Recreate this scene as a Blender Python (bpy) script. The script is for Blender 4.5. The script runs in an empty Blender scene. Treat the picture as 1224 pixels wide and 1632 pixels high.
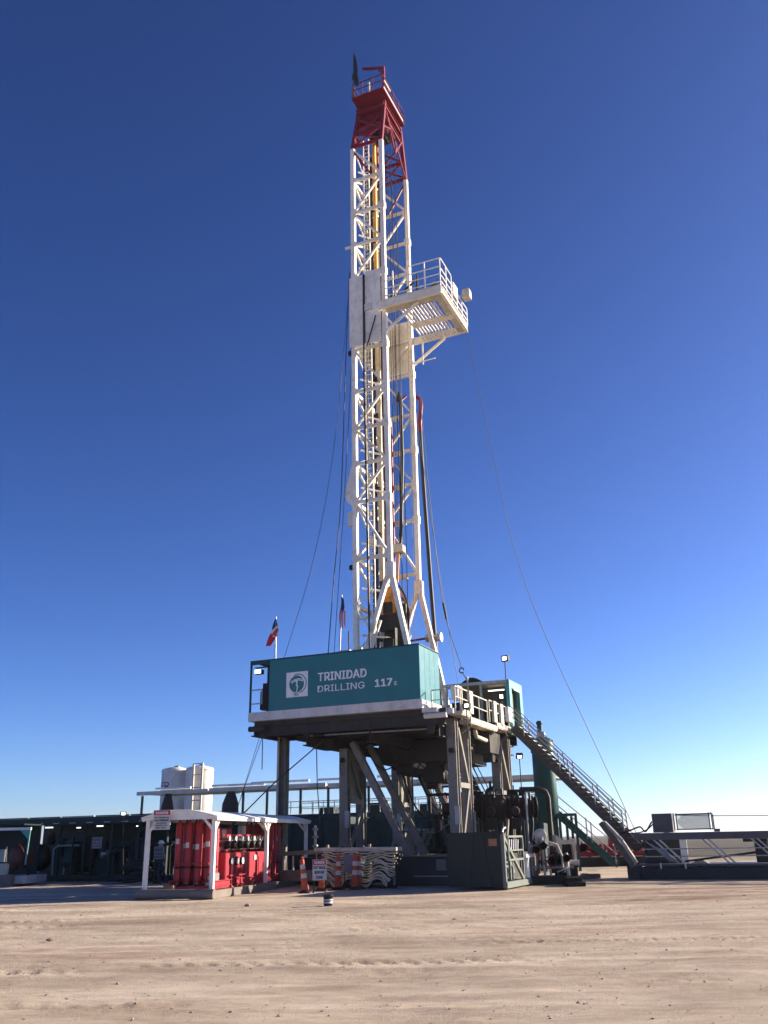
import bpy, math, random
import numpy as np
from mathutils import Vector, Matrix
random.seed(7)
R = math.radians
scene = bpy.context.scene
COL = scene.collection

# ---------------------------------------------------------------- camera
cam_data = bpy.data.cameras.new('camera')
cam_data.sensor_fit = 'VERTICAL'; cam_data.sensor_height = 36.0
cam_data.lens = 36.0 * 1411.0 / 1632.0
cam_data.clip_start = 0.1; cam_data.clip_end = 20000
cam = bpy.data.objects.new('camera', cam_data); COL.objects.link(cam)
pit, rol = R(20.3), R(1.1)
fw = Vector((0, math.cos(pit), math.sin(pit))); r0 = Vector((1, 0, 0)); u0 = Vector((0, -math.sin(pit), math.cos(pit)))
cr = math.cos(rol) * r0 - math.sin(rol) * u0; cu = math.sin(rol) * r0 + math.cos(rol) * u0
m = Matrix((cr, cu, -fw)).transposed().to_4x4(); m.translation = Vector((0, 0, 1.7))
cam.matrix_world = m
scene.camera = cam

# ---------------------------------------------------------------- sky, sun, exposure
SUN_AZ, SUN_EL = R(69), R(18)      # azimuth clockwise from +Y
world = bpy.data.worlds.new('World'); scene.world = world; world.use_nodes = True
wn = world.node_tree; wn.nodes.clear()
sky = wn.nodes.new('ShaderNodeTexSky'); sky.sky_type = 'NISHITA'; sky.sun_disc = False
sky.sun_elevation = SUN_EL; sky.sun_rotation = SUN_AZ
sky.altitude = 900; sky.air_density = 0.72; sky.dust_density = 1.2; sky.ozone_density = 4.0
bg = wn.nodes.new('ShaderNodeBackground'); bg.inputs['Strength'].default_value = 0.05
wo = wn.nodes.new('ShaderNodeOutputWorld')
gm = wn.nodes.new('ShaderNodeGamma'); gm.inputs[1].default_value = 1.27      # camera contrast of a deep blue desert sky
hs = wn.nodes.new('ShaderNodeHueSaturation'); hs.inputs['Saturation'].default_value = 1.08; hs.inputs['Hue'].default_value = 0.510; hs.inputs['Value'].default_value = 0.98
wn.links.new(sky.outputs[0], gm.inputs[0]); wn.links.new(gm.outputs[0], hs.inputs['Color'])
wn.links.new(hs.outputs[0], bg.inputs[0]); wn.links.new(bg.outputs[0], wo.inputs[0])
sd = bpy.data.lights.new('sun', 'SUN'); sd.energy = 5.0; sd.angle = R(0.53); sd.color = (1.0, 0.86, 0.68)
so = bpy.data.objects.new('sun', sd); COL.objects.link(so)
sv = Vector((math.sin(SUN_AZ) * math.cos(SUN_EL), math.cos(SUN_AZ) * math.cos(SUN_EL), math.sin(SUN_EL)))
so.rotation_euler = (-sv).to_track_quat('-Z', 'Y').to_euler(); so.location = (60, 30, 40)
vs = scene.view_settings; vs.view_transform = 'Standard'; vs.look = 'None'; vs.gamma = 1; vs.exposure = 1.35
vs.use_curve_mapping = False

# ---------------------------------------------------------------- materials
MATS = {}
def nodes_of(name):
    mt = bpy.data.materials.new(name); mt.use_nodes = True
    nt = mt.node_tree; nt.nodes.clear()
    o = nt.nodes.new('ShaderNodeOutputMaterial'); b = nt.nodes.new('ShaderNodeBsdfPrincipled')
    nt.links.new(b.outputs[0], o.inputs[0]); MATS[name] = mt
    return mt, nt, b
def nz(nt, vec, scale, detail=4, rough=0.6):
    n = nt.nodes.new('ShaderNodeTexNoise'); n.inputs['Scale'].default_value = scale
    n.inputs['Detail'].default_value = detail; n.inputs['Roughness'].default_value = rough
    nt.links.new(vec, n.inputs['Vector']); return n.outputs['Fac']
def ramp(nt, fac, p0, p1, c0=(0, 0, 0, 1), c1=(1, 1, 1, 1)):
    r = nt.nodes.new('ShaderNodeValToRGB'); e = r.color_ramp.elements
    e[0].position = p0; e[1].position = p1; e[0].color = c0; e[1].color = c1
    nt.links.new(fac, r.inputs[0]); return r.outputs[0]
def mix(nt, fac, a, b, mode='MIX'):
    x = nt.nodes.new('ShaderNodeMix'); x.data_type = 'RGBA'; x.blend_type = mode
    if isinstance(fac, (int, float)): x.inputs[0].default_value = fac
    else: nt.links.new(fac, x.inputs[0])
    for s, v in ((6, a), (7, b)):
        if isinstance(v, tuple): x.inputs[s].default_value = v if len(v) == 4 else v + (1,)
        else: nt.links.new(v, x.inputs[s])
    return x.outputs[2]
def mapped(nt, out, sc):
    mp = nt.nodes.new('ShaderNodeMapping'); mp.inputs['Scale'].default_value = sc
    nt.links.new(out, mp.inputs['Vector']); return mp.outputs[0]
def paint(name, c, rough=0.45, dirt=(0.12, 0.09, 0.06), amount=0.5, metal=0.0, streak=0.5, bump=0.15, var=0.12, spec=0.2):
    """painted or bare metal: slight tone drift, grime patches, drips running down, fine relief"""
    mt, nt, b = nodes_of(name)
    geo = nt.nodes.new('ShaderNodeNewGeometry'); pos = geo.outputs['Position']
    drift = nz(nt, pos, 0.9, 3)
    lo = tuple(x * (1 - var) for x in c); hi = tuple(min(1, x * (1 + var)) for x in c)
    base = mix(nt, ramp(nt, drift, 0.3, 0.7), lo, hi)
    patch = ramp(nt, nz(nt, pos, 2.6, 6, 0.7), 0.50, 0.78)
    drip = ramp(nt, nz(nt, mapped(nt, pos, (9, 9, 0.55)), 1.0, 4, 0.65), 0.52, 0.80)
    m1 = nt.nodes.new('ShaderNodeMath'); m1.operation = 'MULTIPLY'; m1.inputs[1].default_value = amount
    nt.links.new(patch, m1.inputs[0])
    m2 = nt.nodes.new('ShaderNodeMath'); m2.operation = 'MULTIPLY'; m2.inputs[1].default_value = streak * amount
    nt.links.new(drip, m2.inputs[0])
    base = mix(nt, m1.outputs[0], base, dirt); base = mix(nt, m2.outputs[0], base, dirt)
    nt.links.new(base, b.inputs['Base Color'])
    rr = nt.nodes.new('ShaderNodeMapRange'); rr.inputs[3].default_value = rough * 0.8; rr.inputs[4].default_value = min(1, rough * 1.35)
    nt.links.new(nz(nt, pos, 5, 4), rr.inputs[0]); nt.links.new(rr.outputs[0], b.inputs['Roughness'])
    b.inputs['Metallic'].default_value = metal; b.inputs['Specular IOR Level'].default_value = spec
    bp = nt.nodes.new('ShaderNodeBump'); bp.inputs['Strength'].default_value = bump; bp.inputs['Distance'].default_value = 0.02
    nt.links.new(nz(nt, pos, 14, 4), bp.inputs['Height']); nt.links.new(bp.outputs[0], b.inputs['Normal'])
    return mt
def plain(name, c, rough=0.6, emit=0, metal=0.0):
    mt, nt, b = nodes_of(name)
    geo = nt.nodes.new('ShaderNodeNewGeometry')
    f = ramp(nt, nz(nt, geo.outputs['Position'], 6, 4), 0.3, 0.7)
    nt.links.new(mix(nt, f, tuple(x * 0.88 for x in c), tuple(min(1, x * 1.08) for x in c)), b.inputs['Base Color'])
    b.inputs['Roughness'].default_value = rough; b.inputs['Metallic'].default_value = metal; b.inputs['Specular IOR Level'].default_value = 0.3
    if emit:
        b.inputs['Emission Color'].default_value = c + (1,); b.inputs['Emission Strength'].default_value = emit
    return mt
paint('mast_white', (0.8, 0.755, 0.665), 0.42, (0.30, 0.20, 0.13), 0.55)
paint('mast_red', (0.19, 0.007, 0.027), 0.42, (0.06, 0.02, 0.02), 0.5)
paint('beam_buff', (0.62, 0.50, 0.32), 0.5, (0.12, 0.08, 0.05), 0.75)
paint('rail_yellow', (0.72, 0.36, 0.06), 0.5, (0.22, 0.14, 0.06), 0.5)
paint('drive_orange', (0.62, 0.24, 0.03), 0.45, (0.05, 0.035, 0.02), 0.75)
paint('teal', (0.010, 0.145, 0.150), 0.30, (0.06, 0.10, 0.10), 0.36, streak=1.0, var=0.10, bump=0.05, spec=0.42)
paint('teal_faded', (0.12, 0.36, 0.33), 0.5, (0.16, 0.15, 0.12), 0.4)
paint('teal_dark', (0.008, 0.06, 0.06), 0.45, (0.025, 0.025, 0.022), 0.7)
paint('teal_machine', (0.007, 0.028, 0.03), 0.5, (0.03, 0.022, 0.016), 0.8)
paint('sub_grey', (0.2, 0.19, 0.168), 0.55, (0.05, 0.04, 0.03), 0.75)
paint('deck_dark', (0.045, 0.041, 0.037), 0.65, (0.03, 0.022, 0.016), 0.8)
paint('strip_grey', (0.6, 0.58, 0.55), 0.5, (0.16, 0.13, 0.10), 0.5)
paint('gallery_cream', (0.55, 0.50, 0.41), 0.55, (0.13, 0.09, 0.06), 0.7)
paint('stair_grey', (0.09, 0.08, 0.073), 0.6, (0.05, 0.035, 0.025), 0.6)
paint('galv', (0.3, 0.3, 0.3), 0.38, (0.15, 0.13, 0.11), 0.4, metal=0.6)
paint('black_steel', (0.014, 0.0135, 0.014), 0.55, (0.06, 0.045, 0.03), 0.5)
paint('rust_steel', (0.03, 0.018, 0.014), 0.7, (0.02, 0.014, 0.01), 0.7)
paint('shelter_white', (0.80, 0.79, 0.76), 0.4, (0.30, 0.22, 0.15), 0.3)
paint('safety_red', (0.36, 0.034, 0.05), 0.42, (0.12, 0.02, 0.018), 0.5)
paint('skid_grey', (0.2, 0.17, 0.15), 0.65, (0.10, 0.07, 0.05), 0.7)
paint('box_green', (0.02, 0.026, 0.023), 0.5, (0.022, 0.02, 0.016), 0.7)
paint('frame_greygreen', (0.16, 0.19, 0.17), 0.5, (0.06, 0.05, 0.04), 0.6)
paint('silo_white', (0.66, 0.65, 0.62), 0.5, (0.30, 0.25, 0.19), 0.45, streak=0.9)
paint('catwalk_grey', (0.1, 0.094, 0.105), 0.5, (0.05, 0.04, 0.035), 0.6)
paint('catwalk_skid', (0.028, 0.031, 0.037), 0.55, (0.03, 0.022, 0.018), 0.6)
paint('slide_steel', (0.26, 0.24, 0.215), 0.35, (0.08, 0.05, 0.035), 0.8, metal=0.5)
paint('pump_cream', (0.5, 0.46, 0.385), 0.5, (0.14, 0.09, 0.06), 0.6)
paint('valve_red', (0.42, 0.02, 0.035), 0.5, (0.04, 0.012, 0.012), 0.6)
paint('timber', (0.20, 0.13, 0.075), 0.85, (0.07, 0.05, 0.03), 0.6)
paint('hose_cream', (0.66, 0.58, 0.42), 0.6, (0.08, 0.06, 0.04), 0.75)
paint('canopy_grey', (0.55, 0.53, 0.48), 0.55, (0.20, 0.16, 0.12), 0.5)
paint('drum_red', (0.075, 0.016, 0.012), 0.5, (0.08, 0.03, 0.02), 0.6)
plain('rubber', (0.016, 0.016, 0.017), 0.55)
plain('cable', (0.02, 0.02, 0.024), 0.6)
plain('wire', (0.05, 0.05, 0.055), 0.5)
plain('letter_white', (0.80, 0.81, 0.80), 0.5)
plain('letter_black', (0.03, 0.03, 0.035), 0.6)
plain('letter_navy', (0.02, 0.035, 0.10), 0.6)
plain('sign_white', (0.55, 0.54, 0.54), 0.5)
plain('sign_red', (0.45, 0.02, 0.03), 0.5)
plain('sign_back_and_shaded', (0.22, 0.21, 0.23), 0.6)
plain('cone_orange', (0.42, 0.068, 0.028), 0.6)
plain('reflective_white', (0.50, 0.49, 0.48), 0.5)
plain('lamp_lit', (1.0, 0.96, 0.88), 0.4, 2.2)
plain('lamp_off', (0.70, 0.68, 0.62), 0.25)
plain('tube_lit', (1.0, 0.98, 0.9), 0.4, 0.9)
plain('tarp_black', (0.018, 0.017, 0.020), 0.7)
plain('flag_red', (0.55, 0.03, 0.05), 0.8)
plain('flag_white', (0.70, 0.70, 0.70), 0.8)
plain('flag_blue', (0.02, 0.035, 0.13), 0.8)
plain('flag_dark', (0.018, 0.022, 0.03), 0.8)
plain('gauge_face', (0.75, 0.74, 0.70), 0.4)
plain('copper_sign', (0.34, 0.16, 0.09), 0.5)
plain('coverall', (0.03, 0.04, 0.07), 0.85)
plain('skin', (0.45, 0.26, 0.18), 0.6)
plain('boot', (0.03, 0.02, 0.015), 0.7)
plain('hat_white', (0.75, 0.75, 0.74), 0.35)
plain('stone', (0.40, 0.31, 0.25), 0.9)
plain('clod', (0.30, 0.21, 0.165), 0.95)
plain('glass_dark', (0.02, 0.025, 0.03), 0.08)

def ground_material():
    mt, nt, b = nodes_of('dirt')
    geo = nt.nodes.new('ShaderNodeNewGeometry'); pos = geo.outputs['Position']
    rot = nt.nodes.new('ShaderNodeMapping'); rot.inputs['Rotation'].default_value = (0, 0, 0.10); nt.links.new(pos, rot.inputs['Vector']); rp = rot.outputs[0]
    big = ramp(nt, nz(nt, mapped(nt, pos, (0.55, 1, 1)), 0.20, 6, 0.62), 0.38, 0.62)
    mid = ramp(nt, nz(nt, mapped(nt, rp, (0.42, 1, 1)), 0.85, 9, 0.72), 0.38, 0.62)
    str_ = ramp(nt, nz(nt, mapped(nt, rp, (0.18, 1, 1)), 2.2, 8, 0.74), 0.38, 0.64)
    fin = ramp(nt, nz(nt, mapped(nt, pos, (0.6, 1, 1)), 6.0, 9, 0.78), 0.32, 0.68)
    grain = ramp(nt, nz(nt, pos, 45, 5, 0.75), 0.25, 0.75)
    c = mix(nt, big, (0.39, 0.28, 0.21), (0.66, 0.55, 0.44))
    c = mix(nt, mid, mix(nt, 0.55, c, (0.34, 0.24, 0.185)), mix(nt, 0.55, c, (0.80, 0.70, 0.58)))
    c = mix(nt, 0.24, c, mix(nt, str_, (0.34, 0.25, 0.195), (0.82, 0.72, 0.59)))  # streak contrast also paints in the shading of low relief
    c = mix(nt, 0.22, c, mix(nt, fin, (0.20, 0.14, 0.105), (0.80, 0.69, 0.57)))  # dark fine tone paints small surface shadows into the colour
    c = mix(nt, 0.13, c, mix(nt, grain, (0.18, 0.125, 0.095), (0.82, 0.71, 0.59)))
    # small dark crumbs and tread prints breaking the surface
    crumb = ramp(nt, nz(nt, mapped(nt, rp, (0.45, 1, 1)), 11, 6, 0.8), 0.60, 0.70)
    zone = ramp(nt, nz(nt, mapped(nt, pos, (0.4, 1, 1)), 0.5, 4, 0.6), 0.45, 0.62)
    cm = nt.nodes.new('ShaderNodeMath'); cm.operation = 'MULTIPLY'; nt.links.new(crumb, cm.inputs[0]); nt.links.new(zone, cm.inputs[1])
    cm2 = nt.nodes.new('ShaderNodeMath'); cm2.operation = 'MULTIPLY'; cm2.inputs[1].default_value = 0.8; nt.links.new(cm.outputs[0], cm2.inputs[0])
    c = mix(nt, cm2.outputs[0], c, (0.22, 0.15, 0.115))
    # damp reddish churned soil in patches
    wet = ramp(nt, nz(nt, mapped(nt, pos, (0.30, 1, 1)), 0.42, 7, 0.72), 0.54, 0.70)
    wm = nt.nodes.new('ShaderNodeMath'); wm.operation = 'MULTIPLY'; wm.inputs[1].default_value = 0.62
    nt.links.new(wet, wm.inputs[0])
    # oily, churned red soil around the catwalk end of the pad
    vm = nt.nodes.new('ShaderNodeVectorMath'); vm.operation = 'SUBTRACT'; vm.inputs[1].default_value = (11, 29.5, 0); nt.links.new(pos, vm.inputs[0])
    vl = nt.nodes.new('ShaderNodeVectorMath'); vl.operation = 'LENGTH'; nt.links.new(mapped(nt, vm.outputs[0], (0.085, 0.16, 0)), vl.inputs[0])
    near = nt.nodes.new('ShaderNodeMapRange'); near.inputs[1].default_value = 1.0; near.inputs[2].default_value = 0.35; nt.links.new(vl.outputs['Value'], near.inputs[0])
    soil = nt.nodes.new('ShaderNodeMath'); soil.operation = 'MULTIPLY'; nt.links.new(near.outputs[0], soil.inputs[0])
    nt.links.new(ramp(nt, nz(nt, mapped(nt, pos, (0.3, 1, 1)), 1.3, 7, 0.72), 0.40, 0.60), soil.inputs[1])
    sm_ = nt.nodes.new('ShaderNodeMath'); sm_.operation = 'MULTIPLY'; sm_.inputs[1].default_value = 0.8; nt.links.new(soil.outputs[0], sm_.inputs[0])
    c = mix(nt, sm_.outputs[0], c, (0.22, 0.125, 0.095))
    c = mix(nt, wm.outputs[0], c, (0.26, 0.155, 0.12))
    # far plain: drier and greyer scrub
    sep = nt.nodes.new('ShaderNodeSeparateXYZ'); nt.links.new(pos, sep.inputs[0])
    far = nt.nodes.new('ShaderNodeMapRange'); far.inputs[1].default_value = 58; far.inputs[2].default_value = 80
    nt.links.new(sep.outputs[1], far.inputs[0])
    c = mix(nt, far.outputs[0], c, mix(nt, big, (0.07, 0.06, 0.045), (0.14, 0.115, 0.085)))
    # uneven compaction and traffic polish: broad darker and paler areas
    br = ramp(nt, nz(nt, mapped(nt, rp, (0.5, 1, 1)), 0.33, 7, 0.66), 0.36, 0.64, (0.67, 0.65, 0.61, 1), (1.09, 1.095, 1.06, 1))
    c = mix(nt, 1.0, c, br, 'MULTIPLY')
    nt.links.new(c, b.inputs['Base Color']); b.inputs['Roughness'].default_value = 0.95
    b.inputs['Specular IOR Level'].default_value = 0.15
    h1 = nt.nodes.new('ShaderNodeMath'); h1.operation = 'ADD'
    nt.links.new(fin, h1.inputs[0]); nt.links.new(grain, h1.inputs[1])
    bp = nt.nodes.new('ShaderNodeBump'); bp.inputs['Strength'].default_value = 0.6; bp.inputs['Distance'].default_value = 0.04
    nt.links.new(h1.outputs[0], bp.inputs['Height']); nt.links.new(bp.outputs[0], b.inputs['Normal'])
    return mt
ground_material()
def mesh_screen_material():
    mt, nt, b = nodes_of('wire_mesh')
    b.inputs['Base Color'].default_value = (0.16, 0.16, 0.165, 1); b.inputs['Roughness'].default_value = 0.5
    return mt
mesh_screen_material()

# ---------------------------------------------------------------- mesh building
class MB:
    def __init__(s): s.v = []; s.f = []; s.sm = []
    def add(s, vs_, fs, smooth=False):
        o = len(s.v); s.v.extend([tuple(p) for p in vs_])
        for f in fs: s.f.append(tuple(i + o for i in f)); s.sm.append(smooth)
        return s
    def box(s, x0, x1, y0, y1, z0, z1):
        return s.add([(x0,y0,z0),(x1,y0,z0),(x1,y1,z0),(x0,y1,z0),(x0,y0,z1),(x1,y0,z1),(x1,y1,z1),(x0,y1,z1)],
                     [(3,2,1,0),(4,5,6,7),(0,1,5,4),(1,2,6,5),(2,3,7,6),(3,0,4,7)])
    def cbox(s, x0, x1, y0, y1, z0, z1, c=0.03):
        """box with chamfered vertical and top edges"""
        pts = [(x0+c,y0),(x1-c,y0),(x1,y0+c),(x1,y1-c),(x1-c,y1),(x0+c,y1),(x0,y1-c),(x0,y0+c)]
        ins = [(min(max(x,x0+c),x1-c), min(max(y,y0+c),y1-c)) for x, y in pts]
        vs_ = [(x,y,z0) for x,y in pts] + [(x,y,z1-c) for x,y in pts] + [(x,y,z1) for x,y in ins]
        fs = [tuple(reversed(range(8)))]
        for k in range(8):
            j = (k+1) % 8; fs.append((k,j,j+8,k+8)); fs.append((k+8,j+8,j+16,k+16))
        fs.append(tuple(range(16,24)))
        return s.add(vs_, fs)
    def frame(s, p, q, up):
        p = Vector(p); q = Vector(q); d = (q-p).normalized(); up = Vector(up)
        if abs(d.dot(up)) > 0.98: up = Vector((0,1,0)) if abs(d.y) < 0.9 else Vector((1,0,0))
        sx = d.cross(up).normalized(); sy = sx.cross(d).normalized()
        return p, q, sx, sy
    def poly(s, p, q, prof, up=(0,0,1)):
        p, q, sx, sy = s.frame(p, q, up); n = len(prof)
        vs_ = [p + sx*a + sy*b for a, b in prof] + [q + sx*a + sy*b for a, b in prof]
        fs = [(k, (k+1) % n, (k+1) % n + n, k + n) for k in range(n)]
        fs = [f[::-1] for f in fs]
        fs += [tuple(range(n)), tuple(reversed(range(n, 2*n)))]
        return s.add(vs_, fs)
    def bar(s, p, q, w, h=None, up=(0,0,1)):
        h = w if h is None else h
        return s.poly(p, q, [(-w/2,-h/2),(w/2,-h/2),(w/2,h/2),(-w/2,h/2)], up)
    def hbeam(s, p, q, w, h, t=0.05, up=(0,0,1)):
        """I/H section: flanges of width w at +-h/2, web between"""
        g = t*0.8
        prof = [(-w/2,-h/2),(w/2,-h/2),(w/2,-h/2+t),(g/2,-h/2+t),(g/2,h/2-t),(w/2,h/2-t),(w/2,h/2),(-w/2,h/2),(-w/2,h/2-t),(-g/2,h/2-t),(-g/2,-h/2+t),(-w/2,-h/2+t)]
        p, q, sx, sy = s.frame(p, q, up); n = len(prof)
        vs_ = [p + sx*a + sy*b for a, b in prof] + [q + sx*a + sy*b for a, b in prof]
        fs = [((k+1) % n, k, k + n, (k+1) % n + n) for k in range(n)]
        for off, fl in ((0, 0), (n, 1)):
            for f in ((0,1,2,3,10,11),(3,4,9,10),(4,5,6,7,8,9)):
                g_ = tuple(i+off for i in f); fs.append(g_ if not fl else g_[::-1])
        return s.add(vs_, fs)
    def tube(s, p, q, r, r2=None, n=10, cap=True):
        p, q, sx, sy = s.frame(p, q, (0,0,1)); r2 = r if r2 is None else r2
        c = [(math.cos(2*math.pi*k/n), math.sin(2*math.pi*k/n)) for k in range(n)]
        s.add([p + sx*a*r + sy*b*r for a, b in c] + [q + sx*a*r2 + sy*b*r2 for a, b in c],
              [((k+1) % n, k, k+n, (k+1) % n + n) for k in range(n)], True)
        if cap:
            s.add([p + sx*a*r + sy*b*r for a, b in c], [tuple(range(n))])
            s.add([q + sx*a*r2 + sy*b*r2 for a, b in c], [tuple(reversed(range(n)))])
        return s
    def pipe(s, pts, r, n=8):
        pts = [Vector(p) for p in pts]; L = len(pts); vs_ = []; prev = None
        for i, p in enumerate(pts):
            d = (pts[min(i+1, L-1)] - pts[max(i-1, 0)]).normalized()
            if prev is None:
                up = Vector((0,0,1)) if abs(d.z) < 0.9 else Vector((0,1,0))
                sx = d.cross(up).normalized()
            else:
                sx = (prev - d*prev.dot(d)).normalized()
            sy = d.cross(sx); prev = sx
            vs_ += [p + sx*math.cos(2*math.pi*k/n)*r + sy*math.sin(2*math.pi*k/n)*r for k in range(n)]
        fs = [(i*n+k, i*n+(k+1) % n, (i+1)*n+(k+1) % n, (i+1)*n+k) for i in range(L-1) for k in range(n)]
        s.add(vs_, fs, True)
        s.add(vs_[:n], [tuple(reversed(range(n)))]); s.add(vs_[-n:], [tuple(range(n))]); return s
    def lathe(s, c, prof, n=24, axis=(0,0,1)):
        c = Vector(c); ax = Vector(axis).normalized()
        sx = ax.cross(Vector((0,1,0)) if abs(ax.y) < 0.9 else Vector((1,0,0))).normalized(); sy = ax.cross(sx)
        vs_ = []
        for r, h in prof:
            vs_ += [c + ax*h + sx*r*math.cos(2*math.pi*k/n) + sy*r*math.sin(2*math.pi*k/n) for k in range(n)]
        fs = [(i*n+k, i*n+(k+1) % n, (i+1)*n+(k+1) % n, (i+1)*n+k) for i in range(len(prof)-1) for k in range(n)]
        o = len(s.v); s.add(vs_, fs, True)
        s.add(vs_[:n], [tuple(reversed(range(n)))]); s.add(vs_[-n:], [tuple(range(n))]); return s
    def plate(s, pts, vec):
        """flat polygon extruded by vec"""
        pts = [Vector(p) for p in pts]; v = Vector(vec); n = len(pts)
        return s.add(pts + [p+v for p in pts], [tuple(reversed(range(n))), tuple(range(n, 2*n))] + [(k, (k+1) % n, (k+1) % n + n, k+n) for k in range(n)])

BASE = {}      # object name -> (frame, base) so that parts share the thing's origin
class Frame:
    def __init__(s, ox, oy, ang): s.o = Vector((ox, oy, 0)); s.a = ang; s.m = Matrix.Translation(s.o) @ Matrix.Rotation(ang, 4, 'Z')
    def w(s, p): return s.m @ Vector(p)
RIG = Frame(1.32, 35.98, R(-23.5))       # x along the rig's right, y away from camera
SHF = Frame(-5.78, 31.04, R(-12.5))      # accumulator shelter
WLD = Frame(0, 0, 0)

def tags(o, label=None, cat=None, group=None, kind=None):
    if label: o['label'] = label
    if cat: o['category'] = cat
    if group: o['group'] = group
    if kind: o['kind'] = kind
    return o
def thing(name, label, cat, base, fr=RIG, group=None):
    o = bpy.data.objects.new(name, None); COL.objects.link(o); o.empty_display_size = 0.3
    o.location = fr.w(base); o.rotation_euler = (0, 0, fr.a)
    BASE[o.name] = (fr, Vector(base)); return tags(o, label, cat, group)
def build(mb, name, mat, parent=None, base=None, fr=RIG):
    if parent is not None: fr, b = BASE[parent.name]
    else: b = Vector(base if base is not None else (0, 0, 0))
    me = bpy.data.meshes.new(name)
    me.from_pydata([(v[0]-b[0], v[1]-b[1], v[2]-b[2]) for v in mb.v], [], mb.f)
    me.polygons.foreach_set('use_smooth', mb.sm)
    me.materials.append(MATS[mat]); me.update()
    o = bpy.data.objects.new(name, me); COL.objects.link(o)
    if parent is not None: o.parent = parent
    else: o.location = fr.w(b); o.rotation_euler = (0, 0, fr.a)
    BASE[o.name] = (fr, b); return o
def single(mb, name, mat, label, cat, base, fr=RIG, group=None):
    return tags(build(mb, name, mat, None, base, fr), label, cat, group)
import os
FONT = None
_fp = os.path.join(bpy.utils.system_resource('DATAFILES'), 'fonts', 'Inter.woff2')      # typeface shipped with Blender
try:
    if os.path.exists(_fp): FONT = bpy.data.fonts.load(_fp)
except Exception: FONT = None
def text_mesh(txt, name, mat, parent, origin, xdir, ydir, height, width=None, bold=0.0, depth=0.006):
    """flat lettering: cap height = height, stretched to width when given; origin = lower left"""
    cu_ = bpy.data.curves.new(name, 'FONT'); cu_.body = txt; cu_.extrude = 0.5; cu_.resolution_u = 3
    if FONT: cu_.font = FONT
    to = bpy.data.objects.new(name, cu_); COL.objects.link(to)
    dg = bpy.context.evaluated_depsgraph_get(); me = bpy.data.meshes.new_from_object(to.evaluated_get(dg))
    bpy.data.objects.remove(to); bpy.data.curves.remove(cu_)
    n = len(me.vertices); co = np.empty(n*3); me.vertices.foreach_get('co', co); co = co.reshape(-1, 3)
    lo = co.min(0); hi = co.max(0); sy = height/(hi[1]-lo[1]); sx = (width/(hi[0]-lo[0])) if width else sy
    X = Vector(xdir).normalized(); Y = Vector(ydir).normalized(); N = X.cross(Y); O_ = Vector(origin)
    mb = MB()
    w_ = bold*height*1.6; fs_ = [tuple(p.vertices) for p in me.polygons]
    for i_, (dx, dy) in enumerate([(0, 0)] if not bold else [(-w_, -w_*0.6), (w_, -w_*0.6), (-w_, w_*0.6), (w_, w_*0.6), (0, 0)]):
        pts = [O_ + X*((x-lo[0])*sx+dx) + Y*((y-lo[1])*sy+dy) + N*((z+0.5)*depth+0.0012*i_) for x, y, z in co]
        mb.add(pts, fs_)
    bpy.data.meshes.remove(me)
    return build(mb, name, mat, parent)
def sag(p, q, s=0.0, n=14, side=(0,0,0)):
    p = Vector(p); q = Vector(q); sd_ = Vector(side)
    return [p.lerp(q, k/n) + (Vector((0,0,-s)) + sd_) * (4*(k/n)*(1-k/n)) for k in range(n+1)]
def wirething(name, mat, label, cat, pts, r, fr=RIG, group=None, n=6):
    return single(MB().pipe(pts, r, n), name, mat, label, cat, pts[-1] if pts[-1][2] < pts[0][2] else pts[0], fr, group)
def railing(mb, pts, h=1.0, n_post=None, r=0.025, mid=True, sp=1.2):
    for i in range(len(pts)-1):
        p = Vector(pts[i]); q = Vector(pts[i+1]); L = (q-p).length; k = max(1, round(L/sp))
        up = Vector((0,0,h))
        mb.bar(p+up, q+up, 2*r)
        if mid: mb.bar(p+up*0.55, q+up*0.55, 1.6*r)
        for j in range(k+1):
            c = p.lerp(q, j/k); mb.bar(c, c+up*(1-r/h), 2*r)
    return mb

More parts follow.
